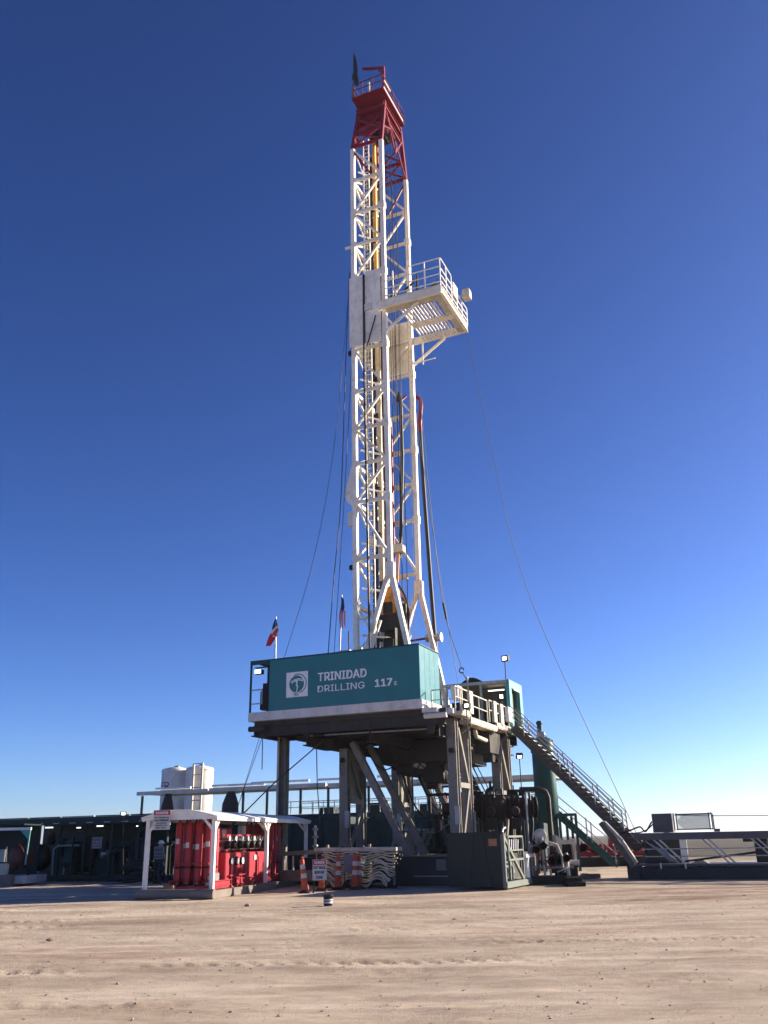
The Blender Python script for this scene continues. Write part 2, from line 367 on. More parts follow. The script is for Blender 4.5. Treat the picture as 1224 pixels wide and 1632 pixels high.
# ---------------------------------------------------------------- ground
NT = {}
def vnoise(x, y, seed):
    if seed not in NT: NT[seed] = np.random.RandomState(seed).rand(256, 256)
    T = NT[seed]
    xi = np.floor(x).astype(int); yi = np.floor(y).astype(int); fx = x-xi; fy = y-yi
    fx = fx*fx*(3-2*fx); fy = fy*fy*(3-2*fy); g = lambda a, b: T[a % 256, b % 256]
    return (g(xi,yi)*(1-fx)*(1-fy)+g(xi+1,yi)*fx*(1-fy)+g(xi,yi+1)*(1-fx)*fy+g(xi+1,yi+1)*fx*fy)-0.5
def relief(x, y):
    scuff = np.clip(vnoise(x*0.16+9, y*0.3+3, 8)*3+0.35, 0.12, 1)
    h = 0.07*vnoise(x*0.25, y*0.5, 1) + scuff*(0.020*vnoise(x*0.7, y*2.0, 2) + 0.020*vnoise(x*2.0, y*4.0, 3) + 0.016*vnoise(x*6, y*8, 4))
    h = h + 0.10*scuff*np.clip(vnoise(x*1.4+40, y*2.6, 6)-0.30, 0, 1)
    # wheel tracks with tread bars crossing the yard
    for c, sl, k, ph in ((14.6, -0.05, 1.0, 0), (16.5, -0.05, 1.0, 1), (19.3, 0.03, 0.8, 2), (21.6, 0.03, 0.8, 3), (25.6, -0.07, 1.1, 4), (27.7, -0.07, 1.1, 5), (12.2, 0.02, 0.7, 6), (10.9, -0.10, 1.0, 7), (13.1, -0.10, 1.0, 8), (23.3, 0.06, 0.9, 9), (18.0, -0.02, 0.6, 10)):
        d = y - (c + sl*x + 0.5*np.sin(x*0.11+ph)); w = np.exp(-(d/0.28)**2)
        h += -0.018*w*k + 0.026*k*w*np.sign(np.sin(x*19+d*9+ph))*np.clip(vnoise(x*0.35, y*0.2+ph, 5)*4, 0, 1)
        h += 0.014*k*np.exp(-((np.abs(d)-0.42)/0.11)**2)
    return h
def make_ground():
    ys = np.concatenate([[-400, -60, -8, 4], np.arange(8.5, 24, 0.075), np.arange(24, 36, 0.14), np.arange(36, 60, 0.6), [64, 70, 80, 95, 120, 160, 240, 400, 800, 1600, 3000, 5500]])
    xs = np.concatenate([[-5500, -2500, -1000, -400, -160, -80, -50, -34, -26], np.arange(-20, 20, 0.11), [26, 34, 50, 80, 160, 400, 1000, 2500, 5500]])
    X, Y = np.meshgrid(xs, ys); Zh = relief(X, Y)
    fade = np.clip((Y-7)/2, 0, 1)*np.clip((48-Y)/14, 0.0, 1)*np.clip((24-np.abs(X))/4, 0, 1)
    under = np.clip((31-Y)/3, 0.25, 1)
    Zh = Zh*fade*under
    nx, ny = len(xs), len(ys)
    v = np.stack([X.ravel(), Y.ravel(), Zh.ravel()], 1)
    i = (np.arange(ny-1)[:, None]*nx + np.arange(nx-1)[None, :]).ravel()
    f = np.stack([i, i+1, i+nx+1, i+nx], 1)
    me = bpy.data.meshes.new('ground'); me.from_pydata(v.tolist(), [], f.tolist()); me.materials.append(MATS['dirt'])
    me.polygons.foreach_set('use_smooth', [True]*len(f)); me.update()
    o = bpy.data.objects.new('ground', me); COL.objects.link(o); tags(o, kind='structure')
make_ground()
def make_pebbles():
    rs = random.Random(3); mb = MB()
    for k in range(1500):
        y = 9 + 26*(rs.random()**1.4); x = rs.uniform(-0.5, 0.5)*y*1.0
        r = rs.choice((0.006, 0.007, 0.008, 0.010, 0.013, 0.018))*rs.uniform(0.6, 1.3)
        z = float(relief(np.array([x]), np.array([y]))[0])*min(1, max(0.25, (31-y)/3))
        a = rs.uniform(0, 6.28); ca, sa = math.cos(a), math.sin(a); e = rs.uniform(0.6, 1.0)
        pts = [(-1,0,0),(0,-e,0),(1,0,0),(0,e,0),(0.1,0.1,0.9*rs.uniform(.5,1)),(0,0,-0.6)]
        vs_ = [(x+r*(px*ca-py*sa)*1.3, y+r*(px*sa+py*ca)*1.3, z+r*0.3+r*pz) for px, py, pz in pts]
        mb.add(vs_, [(0,1,4),(1,2,4),(2,3,4),(3,0,4),(1,0,5),(2,1,5),(3,2,5),(0,3,5)])
    tags(build(mb, 'pebbles', 'stone', None, (0, 0, 0), WLD), 'small loose pebbles scattered over the dirt yard', 'gravel', kind='stuff')
make_pebbles()

# ================================================================ THE RIG
AL, AN, BN, BF = -6.12, -4.15, 6.9, 10.9          # mast: left / right sides, near / far sides
ZF = 6.6                                           # rig floor level
# ---------------------------------------------------------------- substructure
sub = thing('rig_substructure', 'grey steel drilling rig substructure with tall laced columns under the raised floor', 'substructure', (-2.4, 5, 0))
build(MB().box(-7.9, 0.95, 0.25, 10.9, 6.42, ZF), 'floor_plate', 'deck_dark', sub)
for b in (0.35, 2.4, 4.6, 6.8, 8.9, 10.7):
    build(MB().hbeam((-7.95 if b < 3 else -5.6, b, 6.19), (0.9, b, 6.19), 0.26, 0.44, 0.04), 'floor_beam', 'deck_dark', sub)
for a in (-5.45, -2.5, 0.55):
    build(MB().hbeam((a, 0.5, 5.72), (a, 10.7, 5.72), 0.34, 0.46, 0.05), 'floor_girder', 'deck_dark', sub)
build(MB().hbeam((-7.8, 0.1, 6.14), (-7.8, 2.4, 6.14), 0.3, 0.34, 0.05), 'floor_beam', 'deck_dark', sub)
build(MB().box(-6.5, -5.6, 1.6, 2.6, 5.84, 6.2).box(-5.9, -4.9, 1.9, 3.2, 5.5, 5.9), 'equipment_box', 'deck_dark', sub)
build(MB().box(-4.2, -0.4, 5.2, 9.6, 4.95, 5.9).box(-3.6, -1.2, 5.8, 9.0, 4.5, 4.95).box(-2.2, -1.2, 5.6, 7.0, 4.1, 4.5), 'rotary_box', 'deck_dark', sub)  # lower steps added to the box to fill the darkness under the floor
build(MB().lathe((-2.35, 7.4, 3.9), [(0.36, 0), (0.36, 0.9), (0.5, 0.92), (0.5, 1.05)], 18), 'bell_nipple', 'rust_steel', sub)
# cream stub beam at the near right corner of the floor
build(MB().box(0.06, 0.7, -0.04, 0.24, 6.42, 6.6).tube((0.1, 0.12, 6.3), (1.05, 0.12, 6.3), 0.11, n=12).box(0.3, 1.25, 0.3, 0.7, 6.36, 6.56), 'corner_beam', 'strip_grey', sub)
build(MB().plate([(0.1, 0.32, 6.26), (0.6, 0.32, 6.26), (0.35, 0.32, 5.6), (0.1, 0.32, 5.6)], (0, 0.04, 0)), 'gusset', 'deck_dark', sub)
build(MB().tube((-8.02, 0.05, 6.28), (-7.2, 0.05, 6.28), 0.12, n=10), 'roller', 'deck_dark', sub)
def tower(a, b0, b1, z0, z1, n, web=None):
    if web: build(MB().box(a-0.03, a+0.03, b0+0.19, b1-0.19, web, z1), 'web_plate', 'sub_grey', sub)
    for b in (b0, b1):
        build(MB().hbeam((a, b, z0), (a, b, z1), 0.38, 0.34, 0.05), 'column', 'sub_grey', sub)
        build(MB().box(a-0.32, a+0.32, b-0.3, b+0.3, z0-0.05, z0+0.02), 'base_plate', 'sub_grey', sub)
    k = (z1-z0)/n
    for i in range(1, n):
        build(MB().bar((a+0.14, b0+0.18, z0+i*k), (a+0.14, b1-0.18, z0+i*k), 0.14, 0.2), 'strut', 'sub_grey', sub)
    for i in range(n):
        zA, zB = z0+i*k+0.15, z0+(i+1)*k-0.12
        p, q = ((a+0.13, b0+0.2, zA), (a+0.13, b1-0.2, zB)) if i % 2 == 0 else ((a+0.13, b1-0.2, zA), (a+0.13, b0+0.2, zB))
        build(MB().bar(p, q, 0.10, 0.14), 'brace', 'sub_grey', sub)
tower(0.86, 1.2, 2.75, 1.1, 6.28, 2)
tower(0.86, 7.1, 8.7, 1.1, 6.1, 2)
tower(-4.75, 2.75, 4.4, 1.1, 5.5, 2, 3.35)
tower(-4.75, 8.5, 10.1, 1.1, 5.5, 2, 3.35)
for b in (2.75, 4.45):       # big raising braces, left top to right foot
    build(MB().hbeam((-4.35, b, 5.75), (-1.75, b, 1.05), 0.28, 0.26, 0.04, (0, 1, 0)), 'diagonal_brace', 'sub_grey', sub)
for b in (8.5, 10.1):
    build(MB().hbeam((-4.0, b, 5.75), (-1.75, b, 1.05), 0.28, 0.26, 0.04, (0, 1, 0)), 'diagonal_brace', 'sub_grey', sub)
for a0, a1 in ((-6.0, -3.6), (-1.95, 1.3)):
    build(MB().box(a0, a1, 1.3 if a0 < -2 else 0.75, 11.6, 0.0, 1.05), 'pontoon_box', 'catwalk_skid', sub)
for k in range(6):
    build(MB().box(-1.99, -1.94, 2.2+k*1.6, 2.3+k*1.6, 0.05, 1.0), 'stiffener', 'catwalk_skid', sub)
build(MB().box(0.15, 0.55, 0.72, 0.75, 0.55, 0.95), 'notice_plate', 'skid_grey', sub)
build(MB().bar((-0.8, 0.71, 0.35), (0.9, 0.71, 0.35), 0.03, 0.03), 'grab_bar', 'galv', sub)
# outer support column on the left with its pipe
build(MB().hbeam((-7.55, 2.2, 0.0), (-7.55, 2.2, 6.2), 0.38, 0.42, 0.05, (1, 0, 0)), 'support_column', 'sub_grey', sub)
build(MB().tube((-7.66, 1.96, 0.0), (-7.66, 1.96, 6.2), 0.045, n=8), 'conduit', 'gallery_cream', sub)
# mast pedestals
for a in (-6.12, -2.75):
    for b in (BN, BF):
        build(MB().plate([(a-0.5, b-0.2, ZF), (a+0.5, b-0.2, ZF), (a+0.22, b-0.2, 8.25), (a-0.22, b-0.2, 8.25)], (0, 0.4, 0)), 'mast_shoe', 'mast_white', sub)
# side gallery on the right with its deck edges and rails
for b0, b1, z in ((0.75, 1.78, 6.5), (1.85, 5.5, 6.28), (5.55, 7.75, 6.45)):
    build(MB().box(0.96, 1.45, b0, b1, z-0.16, z), 'gallery_deck', 'gallery_cream', sub)
    build(MB().bar((1.47, b0, z-0.02), (1.47, b1, z-0.02), 0.03, 0.2), 'toe_board', 'gallery_cream', sub)
for b0, b1, z, zt in ((0.12, 1.78, 6.5, 7.4), (2.0, 4.3, 6.28, 7.34), (4.6, 7.6, 6.45, 7.4)):
    build(railing(MB(), [(1.42, b0, z), (1.42, b1, z)], zt-z, r=0.022, sp=1.1), 'gallery_rail', 'gallery_cream', sub)
build(railing(MB(), [(0.2, 0.75, 6.5), (1.42, 0.75, 6.5)], 0.9, r=0.022), 'gallery_rail', 'gallery_cream', sub)
for b in (1.7, 5.05, 6.1):
    build(MB().box(1.40, 1.52, b, b+0.42, 6.5, 7.42), 'kick_panel', 'gallery_cream', sub)
build(MB().cbox(1.1, 1.4, 0.55, 1.15, 6.95, 7.5), 'control_box', 'shelter_white', sub)
build(MB().cbox(1.44, 1.62, 7.0, 7.6, 6.72, 7.4), 'junction_box', 'shelter_white', sub)
# gallery knee brackets and hanging pipes under the deck
for b in (2.1, 5.2, 7.4):
    build(MB().bar((1.4, b, 6.1), (0.62, b, 5.6), 0.1, 0.12), 'knee_bracket', 'sub_grey', sub)
build(MB().pipe([(1.1, 3.4, 6.0), (1.1, 3.6, 5.75), (1.1, 5.2, 5.7), (1.1, 5.4, 5.95)], 0.09, 10), 'pipe', 'gallery_cream', sub)
build(MB().box(0.5, 1.25, 5.0, 6.6, 5.2, 6.1).box(0.7, 1.15, 5.6, 6.0, 4.85, 5.25), 'winch_box', 'deck_dark', sub)
for k in range(4):           # cables draped below the floor
    a = -3.9+k*0.75
    build(MB().pipe(sag((a, 3.2+k*0.7, 5.5), (a+0.7+0.2*k, 5.2+k*0.6, 5.2), 0.7+0.25*(k % 2), 12), 0.03, 6), 'hanging_hose', 'rubber', sub)
build(MB().pipe([(-4.6, 4.6, 3.2), (-2.6, 5.6, 4.95), (-2.1, 6, 4.8), (-1.2, 6, 4.35), (-0.4, 6.4, 3.9)][1:], 0.16, 12), 'flow_line', 'gallery_cream', sub)

rs = random.Random(41)
for k in range(7):
    a = -3.6+k*0.55; b = 6.2+0.5*(k % 3)
    build(MB().pipe(sag((a, b, 5.1), (a+rs.uniform(.5, 1.2), b+0.9, rs.uniform(2.2, 4.4)), rs.uniform(0.3, 1.1), 12), rs.uniform(0.02, 0.045), 6), 'hanging_hose', rs.choice(('rubber', 'cable', 'rust_steel')), sub)
for k in range(5):
    a = -3.0+k*0.8; build(MB().tube((a, 9.2+0.3*(k % 2), 1.05), (a, 9.2+0.3*(k % 2), rs.uniform(2.5, 5.0)), rs.uniform(0.05, 0.12), n=9), 'riser_pipe', rs.choice(('sub_grey', 'deck_dark', 'rust_steel', 'galv')), sub)
build(MB().pipe([(-4.3, 8.2, 2.1), (-2.0, 8.0, 2.0), (-1.5, 7.7, 1.7), (-1.4, 7.0, 1.2)], 0.11, 10), 'flow_line', 'galv', sub)
for z in (2.0, 2.5): build(MB().bar((-3.4, 6.0, z), (0.2, 6.0, z), 0.05), 'guard_rail', 'teal_dark', sub)
for k in range(5): build(MB().bar((-3.4+k*0.9, 6.0, 1.0), (-3.4+k*0.9, 6.0, 2.5), 0.05), 'guard_post', 'teal_dark', sub)
build(MB().bar((-2.9, 5.2, 0.3), (-1.9, 5.2, 2.1), 0.06, 0.16).bar((-2.9, 5.9, 0.3), (-1.9, 5.9, 2.1), 0.06, 0.16), 'step_stringer', 'frame_greygreen', sub)
for k in range(7): build(MB().box(-2.95+k*0.15, -2.7+k*0.15, 5.2, 5.9, 0.45+k*0.25, 0.48+k*0.25), 'step', 'galv', sub)
for a, b in ((-4.55, 2.55), (-4.55, 8.3), (1.0, 1.0), (1.0, 6.9)):
    if True: build(MB().cbox(a-0.1, a+0.12, b-0.06, b, 2.2, 2.9, 0.02), 'junction_box', 'galv', sub)
for k, (a, b) in enumerate(((-4.75, 2.53), (0.86, 0.98), (0.86, 6.88), (-4.75, 8.28))):
    for z in (1.35, 5.0): build(MB().lathe((a, b, z), [(0.11, -0.04), (0.11, 0.04)], 14, (0, 1, 0)), 'pin', 'rust_steel', sub)
    build(MB().plate([(a-0.35, b+0.02, 1.1), (a+0.35, b+0.02, 1.1), (a+0.2, b+0.02, 1.6), (a-0.2, b+0.02, 1.6)], (0, 0.03, 0)), 'pin_lug', 'sub_grey', sub)
for k in range(3): build(MB().tube((-5.3+0.12*k, 0.6, 5.9), (0.3, 0.6+0.12*k, 5.85), 0.035+0.01*k, n=8), 'under_floor_pipe', ('galv', 'rust_steel', 'cable')[k], sub)
for k in range(8): build(MB().box(-7.2+k*0.95, -7.12+k*0.95, 0.3, 2.3, 6.0, 6.41), 'joist', 'deck_dark', sub)
tro = build(MB().box(-2.4, 0.3, 6.6, 8.2, 1.06, 1.3), 'trolley', 'black_steel', sub)
for k in range(6):
    x = -2.2+k*0.45; build(MB().lathe((x, 7.3, 1.3), [(0.2, 0), (0.28, 0.05), (0.28, 0.5+0.25*(k % 3)), (0.16, 0.6+0.25*(k % 3)), (0.16, 1.2+0.3*(k % 2)), (0.24, 1.25+0.3*(k % 2)), (0.24, 1.4+0.3*(k % 2))], 14), 'vessel', ('rust_steel', 'black_steel', 'deck_dark')[k % 3], tro)
    build(MB().pipe([(x, 7.0, 1.4), (x+0.1, 6.7, 2.0+0.2*k), (x+0.35, 6.6, 2.3), (x+0.4, 6.7, 3.2)], 0.045, 8), 'line', ('rubber', 'galv', 'rust_steel')[k % 3], tro)
for k in range(3): build(MB().bar((-2.3+k*1.2, 6.65, 1.3), (-2.3+k*1.2, 6.65, 3.6), 0.1), 'guide_post', 'black_steel', tro)
build(MB().bar((-2.4, 6.65, 3.6), (0.3, 6.65, 3.6), 0.12), 'guide_beam', 'black_steel', tro)
build(MB().bar((-2.4, 6.65, 2.7), (0.3, 6.65, 2.7), 0.08), 'guide_beam', 'black_steel', tro)
# ---------------------------------------------------------------- doghouse
dog = thing('doghouse_cabin', 'teal steel cabin with white company lettering on the rig floor', 'cabin', (-4, 1.1, ZF))
build(MB().cbox(-7.05, 0.0, 0.0, 2.3, 6.98, 9.19, 0.02), 'wall', 'teal', dog)
build(MB().box(-8.04, 0.04, -0.05, 2.34, 6.605, 6.975), 'base_frame', 'strip_grey', dog)
build(MB().box(-8.04, 0.03, -0.03, 2.33, 9.195, 9.235), 'roof', 'teal_dark', dog)
build(MB().bar((-8.0, 0.02, 6.98), (-8.0, 0.02, 9.19), 0.07).bar((-8.0, 2.28, 6.98), (-8.0, 2.28, 9.19), 0.07).bar((-8.03, 0.0, 9.12), (-7.06, 0.0, 9.12), 0.06, 0.14), 'porch_frame', 'teal_dark', dog)
build(MB().bar((-7.28, 0.3, 6.98), (-7.28, 0.3, 9.0), 0.08).box(-7.2, -7.06, 0.15, 0.25, 7.0, 8.9), 'porch_post', 'black_steel', dog)
build(MB().bar((-7.98, 0.03, 7.95), (-7.4, 0.03, 7.95), 0.05).bar((-7.98, 0.03, 7.35), (-7.4, 0.03, 7.35), 0.05).bar((-7.42, 0.03, 7.33), (-7.42, 0.03, 7.97), 0.05), 'porch_rail', 'galv', dog)
build(MB().box(-7.8, -7.45, 0.5, 0.9, 7.15, 7.95).box(-7.68, -7.45, 0.5, 0.8, 7.9, 8.3), 'switch_box', 'black_steel', dog)
fl = build(MB().bar((-7.9, 0.2, 8.95), (-7.1, 0.3, 8.98), 0.05).cbox(-7.85, -7.5, 0.05, 0.3, 8.66, 8.86, 0.03), 'floodlight', 'black_steel', dog)
build(MB().plate([(-7.82, 0.04, 8.68), (-7.53, 0.04, 8.68), (-7.53, 0.04, 8.84), (-7.82, 0.04, 8.84)], (0, -0.01, 0)), 'lens', 'lamp_lit', fl)
for k in range(5):           # vertical seams of the right end wall
    build(MB().box(0.001, 0.005, 0.03+k*0.56, 0.045+k*0.56, 6.99, 9.17), 'seam_rib', 'teal', dog)
build(MB().box(-7.04, -0.02, -0.006, 0.001, 9.1, 9.18).box(-0.05, 0.006, -0.006, 0.02, 6.98, 9.18).box(-7.05, -6.98, -0.006, 0.01, 6.98, 9.1), 'edge_trim', 'teal', dog)
lg = build(MB().box(-6.19, -5.14, -0.016, -0.002, 7.49, 8.56), 'logo_board', 'letter_white', dog)
def arcplate(cx, cz, r0_, r1_, a0, a1, y, n=24, sx=1.0):
    mb = MB()
    for k in range(n):
        t0 = R(a0+(a1-a0)*k/n); t1 = R(a0+(a1-a0)*(k+1)/n)
        g = lambda r, t: (cx+r*math.cos(t)*sx, y, cz+r*math.sin(t))
        q = [g(r0_, t0), g(r1_, t0), g(r1_, t1), g(r0_, t1)] if r0_ > 0 else [g(0, t0), g(r1_, t0), g(r1_, t1)]
        mb.plate(q, (0, -0.004, 0))
    return mb
build(arcplate(-5.68, 8.04, 0, 0.36, 0, 360, -0.018, 40), 'logo_disc', 'teal', lg)
build(arcplate(-5.62, 8.05, 0.385, 0.425, -75, 120, -0.018), 'logo_ring', 'teal', lg)
build(arcplate(-5.60, 7.72, 0.46, 0.50, 60, 132, -0.024), 'logo_swoosh', 'letter_white', lg)
build(arcplate(-5.60, 7.66, 0.58, 0.61, 58, 128, -0.024), 'logo_swoosh', 'letter_white', lg)
cz_ = [(-5.80, 8.19), (-5.66, 8.18), (-5.62, 8.08), (-5.66, 8.03), (-5.60, 7.94), (-5.66, 7.70), (-5.69, 7.70), (-5.66, 7.92), (-5.72, 8.02), (-5.68, 8.10)]
build(MB().plate([(x, -0.023, z) for x, z in cz_], (0, -0.004, 0)), 'logo_bit', 'letter_white', lg)
AX, AZ = (1, 0, 0), (0, 0, 1)
text_mesh('TDC', 'logo_lettering', 'letter_black', lg, (-5.83, -0.019, 7.53), AX, AZ, 0.12, 0.28, 0.01)
text_mesh('TRINIDAD', 'lettering', 'letter_white', dog, (-4.65, -0.004, 8.07), AX, AZ, 0.345, 2.27, 0.022)
text_mesh('DRILLING', 'lettering', 'letter_white', dog, (-4.67, -0.004, 7.60), AX, AZ, 0.28, 2.20, 0.0)
text_mesh('117', 'lettering', 'letter_white', dog, (-1.98, -0.004, 7.62), AX, AZ, 0.29, 0.75, 0.035)
text_mesh('E', 'lettering', 'letter_white', dog, (-1.11, -0.004, 7.62), AX, AZ, 0.14, 0.10, 0.02)

# ---------------------------------------------------------------- floor canopy and wind wall (right side of the floor)
can = thing('floor_shelter', 'open grey shelter roof on the far side of the rig floor beside the teal doorway', 'shelter', (-0.2, 8.8, ZF))
build(MB().plate([(-1.75, 7.65, 8.62), (1.38, 7.65, 8.62), (1.38, 7.65, 8.76), (-1.75, 7.65, 8.76)], (0, 2.4, 0.1)), 'roof', 'gallery_cream', can)
build(MB().box(-1.7, 1.3, 9.9, 9.96, ZF, 8.7), 'back_wall', 'sub_grey', can)
build(MB().bar((-1.65, 7.75, ZF), (-1.65, 7.75, 8.62), 0.1).bar((0.1, 7.75, ZF), (0.1, 7.75, 8.62), 0.1).bar((-0.55, 7.75, ZF), (-0.55, 7.75, 9.1), 0.07), 'post', 'gallery_cream', can)
build(MB().box(0.2, 1.0, 8.6, 8.7, 8.42, 8.47), 'light_tube', 'tube_lit', can)
build(MB().box(-1.5, -0.9, 8.0, 9.4, ZF, 7.9).box(-0.7, 0.2, 8.6, 9.7, ZF, 7.6).box(0.4, 1.1, 9.0, 9.7, ZF, 7.3), 'console', 'deck_dark', can)
mbt = MB(); ns = 10
prof = [(-1.0 + 1.15*k/ns, 8.80 + 0.26*math.sin(math.pi*k/ns)) for k in range(ns+1)]
mbt.plate([(x, 8.0, z) for x, z in prof], (0, 1.3, 0))
build(mbt, 'tarp', 'tarp_black', can)
ww = thing('wind_wall_doorway', 'faded teal steel doorway frame at the top of the long stair', 'doorway', (1.4, 8.9, ZF))
build(MB().box(1.34, 1.52, 7.75, 8.12, 6.3, 8.78), 'jamb', 'teal_faded', ww)
build(MB().box(1.34, 1.52, 9.55, 10.0, 6.6, 8.78), 'jamb', 'teal_faded', ww)
build(MB().box(1.34, 1.52, 8.125, 9.545, 8.42, 8.78), 'lintel', 'teal_faded', ww)
build(MB().box(1.2, 1.24, 8.13, 9.5, 6.62, 8.4), 'doorway_dark_sheet', 'black_steel', ww)  # black sheet stands in for the shade inside the open doorway
build(MB().plate([(1.53, 7.75, 6.9), (1.53, 8.1, 6.9), (1.53, 8.02, 6.15), (1.53, 7.85, 6.15)], (0.04, 0, 0)), 'kick_plate', 'teal_faded', ww)
build(MB().bar((1.56, 8.3, 8.36), (1.56, 9.4, 8.36), 0.05), 'header_bar', 'galv', ww)

# ---------------------------------------------------------------- long stair down to the catwalk
st = thing('rig_stair', 'long steel stair with handrails from the rig floor down to the catwalk', 'stair', (6.5, 8.0, 0))
S0, S1 = Vector((1.65, 0, 6.5)), Vector((6.75, 0, 1.15))
for b in (7.55, 8.45):
    build(MB().bar(S0+Vector((0, b, 0)), S1+Vector((0, b, 0)), 0.06, 0.42), 'stringer', 'stair_grey', st)
nt_ = 25
for k in range(nt_):
    c = S0.lerp(S1, (k+0.5)/nt_)
    build(MB().box(c.x-0.13, c.x+0.15, 7.52, 8.48, c.z+0.10, c.z+0.14), 'tread', 'galv', st)
nrm = Vector((0, 0, 1.0))
for b in (7.5, 8.5):
    mb = MB(); o_ = Vector((0, b, 0))
    for h in (0.55, 0.78, 1.0): mb.tube(S0+o_+nrm*h+Vector((-0.1, 0, 0)), S1+o_+nrm*h+Vector((-0.5, 0, 0.5)), 0.022, n=6)
    build(mb, 'handrail', 'galv', st)
    for t in (0.1, 0.4, 0.48, 0.68, 0.8, 0.9):
        c = S0.lerp(S1, t)+o_; build(MB().bar(c+Vector((0, 0, 0.1)), c+nrm+Vector((-0.05, 0, 0)), 0.05), 'stanchion', 'galv', st)

# ---------------------------------------------------------------- mast
mast = thing('drilling_mast', 'tall white lattice drilling mast with red crown section and racking platform', 'mast', (-5.1, 8.9, ZF))
LW = 0.25
ZS = [8.2, 10.6, 13.1, 15.6, 18.8, 21.05, 23.2, 25.5, 28.2, 30.6, 33.1, 35.5, 37.85, 40.3, 42.75]
for b in (BN, BF):
    build(MB().bar((AL, b, 8.2), (AL, b, 42.8), LW), 'leg', 'mast_white', mast)
    build(MB().bar((AN, b, 14.7), (AN, b, 42.8), LW), 'leg', 'mast_white', mast)
    for k in range(1, 7):        # splice plates on the legs
        z = ZS[k*2]
        if z > 15: build(MB().box(AN-0.17, AN+0.17, b-0.17, b+0.17, z-0.22, z+0.22), 'splice', 'mast_white', mast)
    # spread struts at the foot
    build(MB().bar((AN, b, 14.9), (-2.75, b, 8.1), 0.26, 0.24), 'spread_leg', 'mast_white', mast)
    build(MB().bar((AN, b, 14.9), (-6.0, b, 9.4), 0.24, 0.22), 'spread_leg', 'mast_white', mast)
    build(MB().cbox(AN-0.24, AN+0.24, b-0.19, b+0.19, 14.4, 15.2, 0.06), 'leg_joint', 'mast_white', mast)
    for i, z in enumerate(ZS):
        if z < 15 or z > 42.6: continue
        build(MB().bar((AL+LW/2, b, z), (AN-LW/2, b, z), 0.14, 0.17), 'girt', 'mast_white', mast)
    for i in range(3, len(ZS)-1):
        z0, z1 = ZS[i], ZS[i+1]
        if 28 < z0 < 33 and b == BN: continue
        fl_ = (i % 2 == 0)
        p, q = (((AL+0.12, b+0.02, z0+0.14), (AN-0.12, b+0.02, z1-0.14)) if fl_ else ((AN-0.12, b+0.02, z0+0.14), (AL+0.12, b+0.02, z1-0.14)))
        build(MB().bar(p, q, 0.12, 0.13, (0, 1, 0)), 'brace', 'mast_white', mast)
    zm = 17.2                     # crossing brace of the stiff lower bay
    build(MB().bar((AL+0.14, b+0.15, 18.6), (AN-0.14, b+0.15, 15.8), 0.1, 0.12, (0, 1, 0)), 'brace', 'mast_white', mast)
    build(MB().bar((AL+0.14, b+0.1, 9.0), (AL+1.35, b+0.1, 12.2), 0.1, 0.1, (0, 1, 0)), 'brace', 'mast_white', mast)
    build(MB().bar((AL+LW/2, b, 12.4), (AN-0.75, b, 12.4), 0.12, 0.14), 'girt', 'mast_white', mast)
for i, z in enumerate(ZS):        # back face
    if z < 42.6: build(MB().bar((AL, BN+LW/2, z), (AL, BF-LW/2, z), 0.16, 0.2), 'girt', 'mast_white', mast)
    if i < len(ZS)-1:
        z1 = ZS[i+1]; fl_ = i % 2
        b0, b1 = (BN+0.15, BF-0.15) if fl_ else (BF-0.15, BN+0.15)
        build(MB().bar((AL, b0, z+0.12), (AL, b1, z1-0.12), 0.11, 0.12, (1, 0, 0)), 'brace', 'mast_white', mast)
        build(MB().bar((AL+0.08, b1, z+0.12), (AL+0.08, b0, z1-0.12), 0.06, 0.07, (1, 0, 0)), 'brace', 'mast_white', mast)
for b, s_ in ((BN, -1), (BF, 1)):
    for i, z in enumerate(ZS):
        if z < 15 or z > 42.6 or (b == BN and 28.1 < z < 33): continue
        for a, d in ((AL, 1), (AN, -1)):
            q = [(a+d*0.13, b+s_*0.10, z-0.22), (a+d*0.30, b+s_*0.10, z-0.09), (a+d*0.30, b+s_*0.10, z+0.09), (a+d*0.13, b+s_*0.10, z+0.22)]
            build(MB().plate(q, (0, 0.02*s_, 0)), 'gusset', 'mast_white', mast)
for i, z in enumerate(ZS):
    if 9 < z < 42: build(MB().bar((-5.95, 7.3, z+1.0), (-4.95, 8.6, z+1.0), 0.07, 0.1), 'tie_bar', 'mast_white', mast)
for k, (a, b, r_, mt_) in enumerate(((-5.72, 8.2, 0.03, 'cable'), (-5.62, 8.3, 0.022, 'cable'), (-5.0, 10.5, 0.03, 'cable'), (-4.75, 10.6, 0.022, 'wire'), (-5.9, 10.4, 0.05, 'rubber'), (-5.25, 8.95, 0.045, 'rust_steel'))):
    build(MB().pipe([(a, b, 9), (a+0.04, b, 18), (a-0.03, b, 27), (a+0.02, b, 36), (a, b, 43)], r_, 6), 'service_cable', mt_, mast)
for z in (11.5, 13.8, 17.3, 20.0, 22.2, 24.6, 27.0, 34.3, 36.8, 39.2): build(MB().cbox(-5.75, -5.45, 8.62, 8.76, z, z+0.28, 0.02), 'cable_clamp', 'rust_steel', mast)
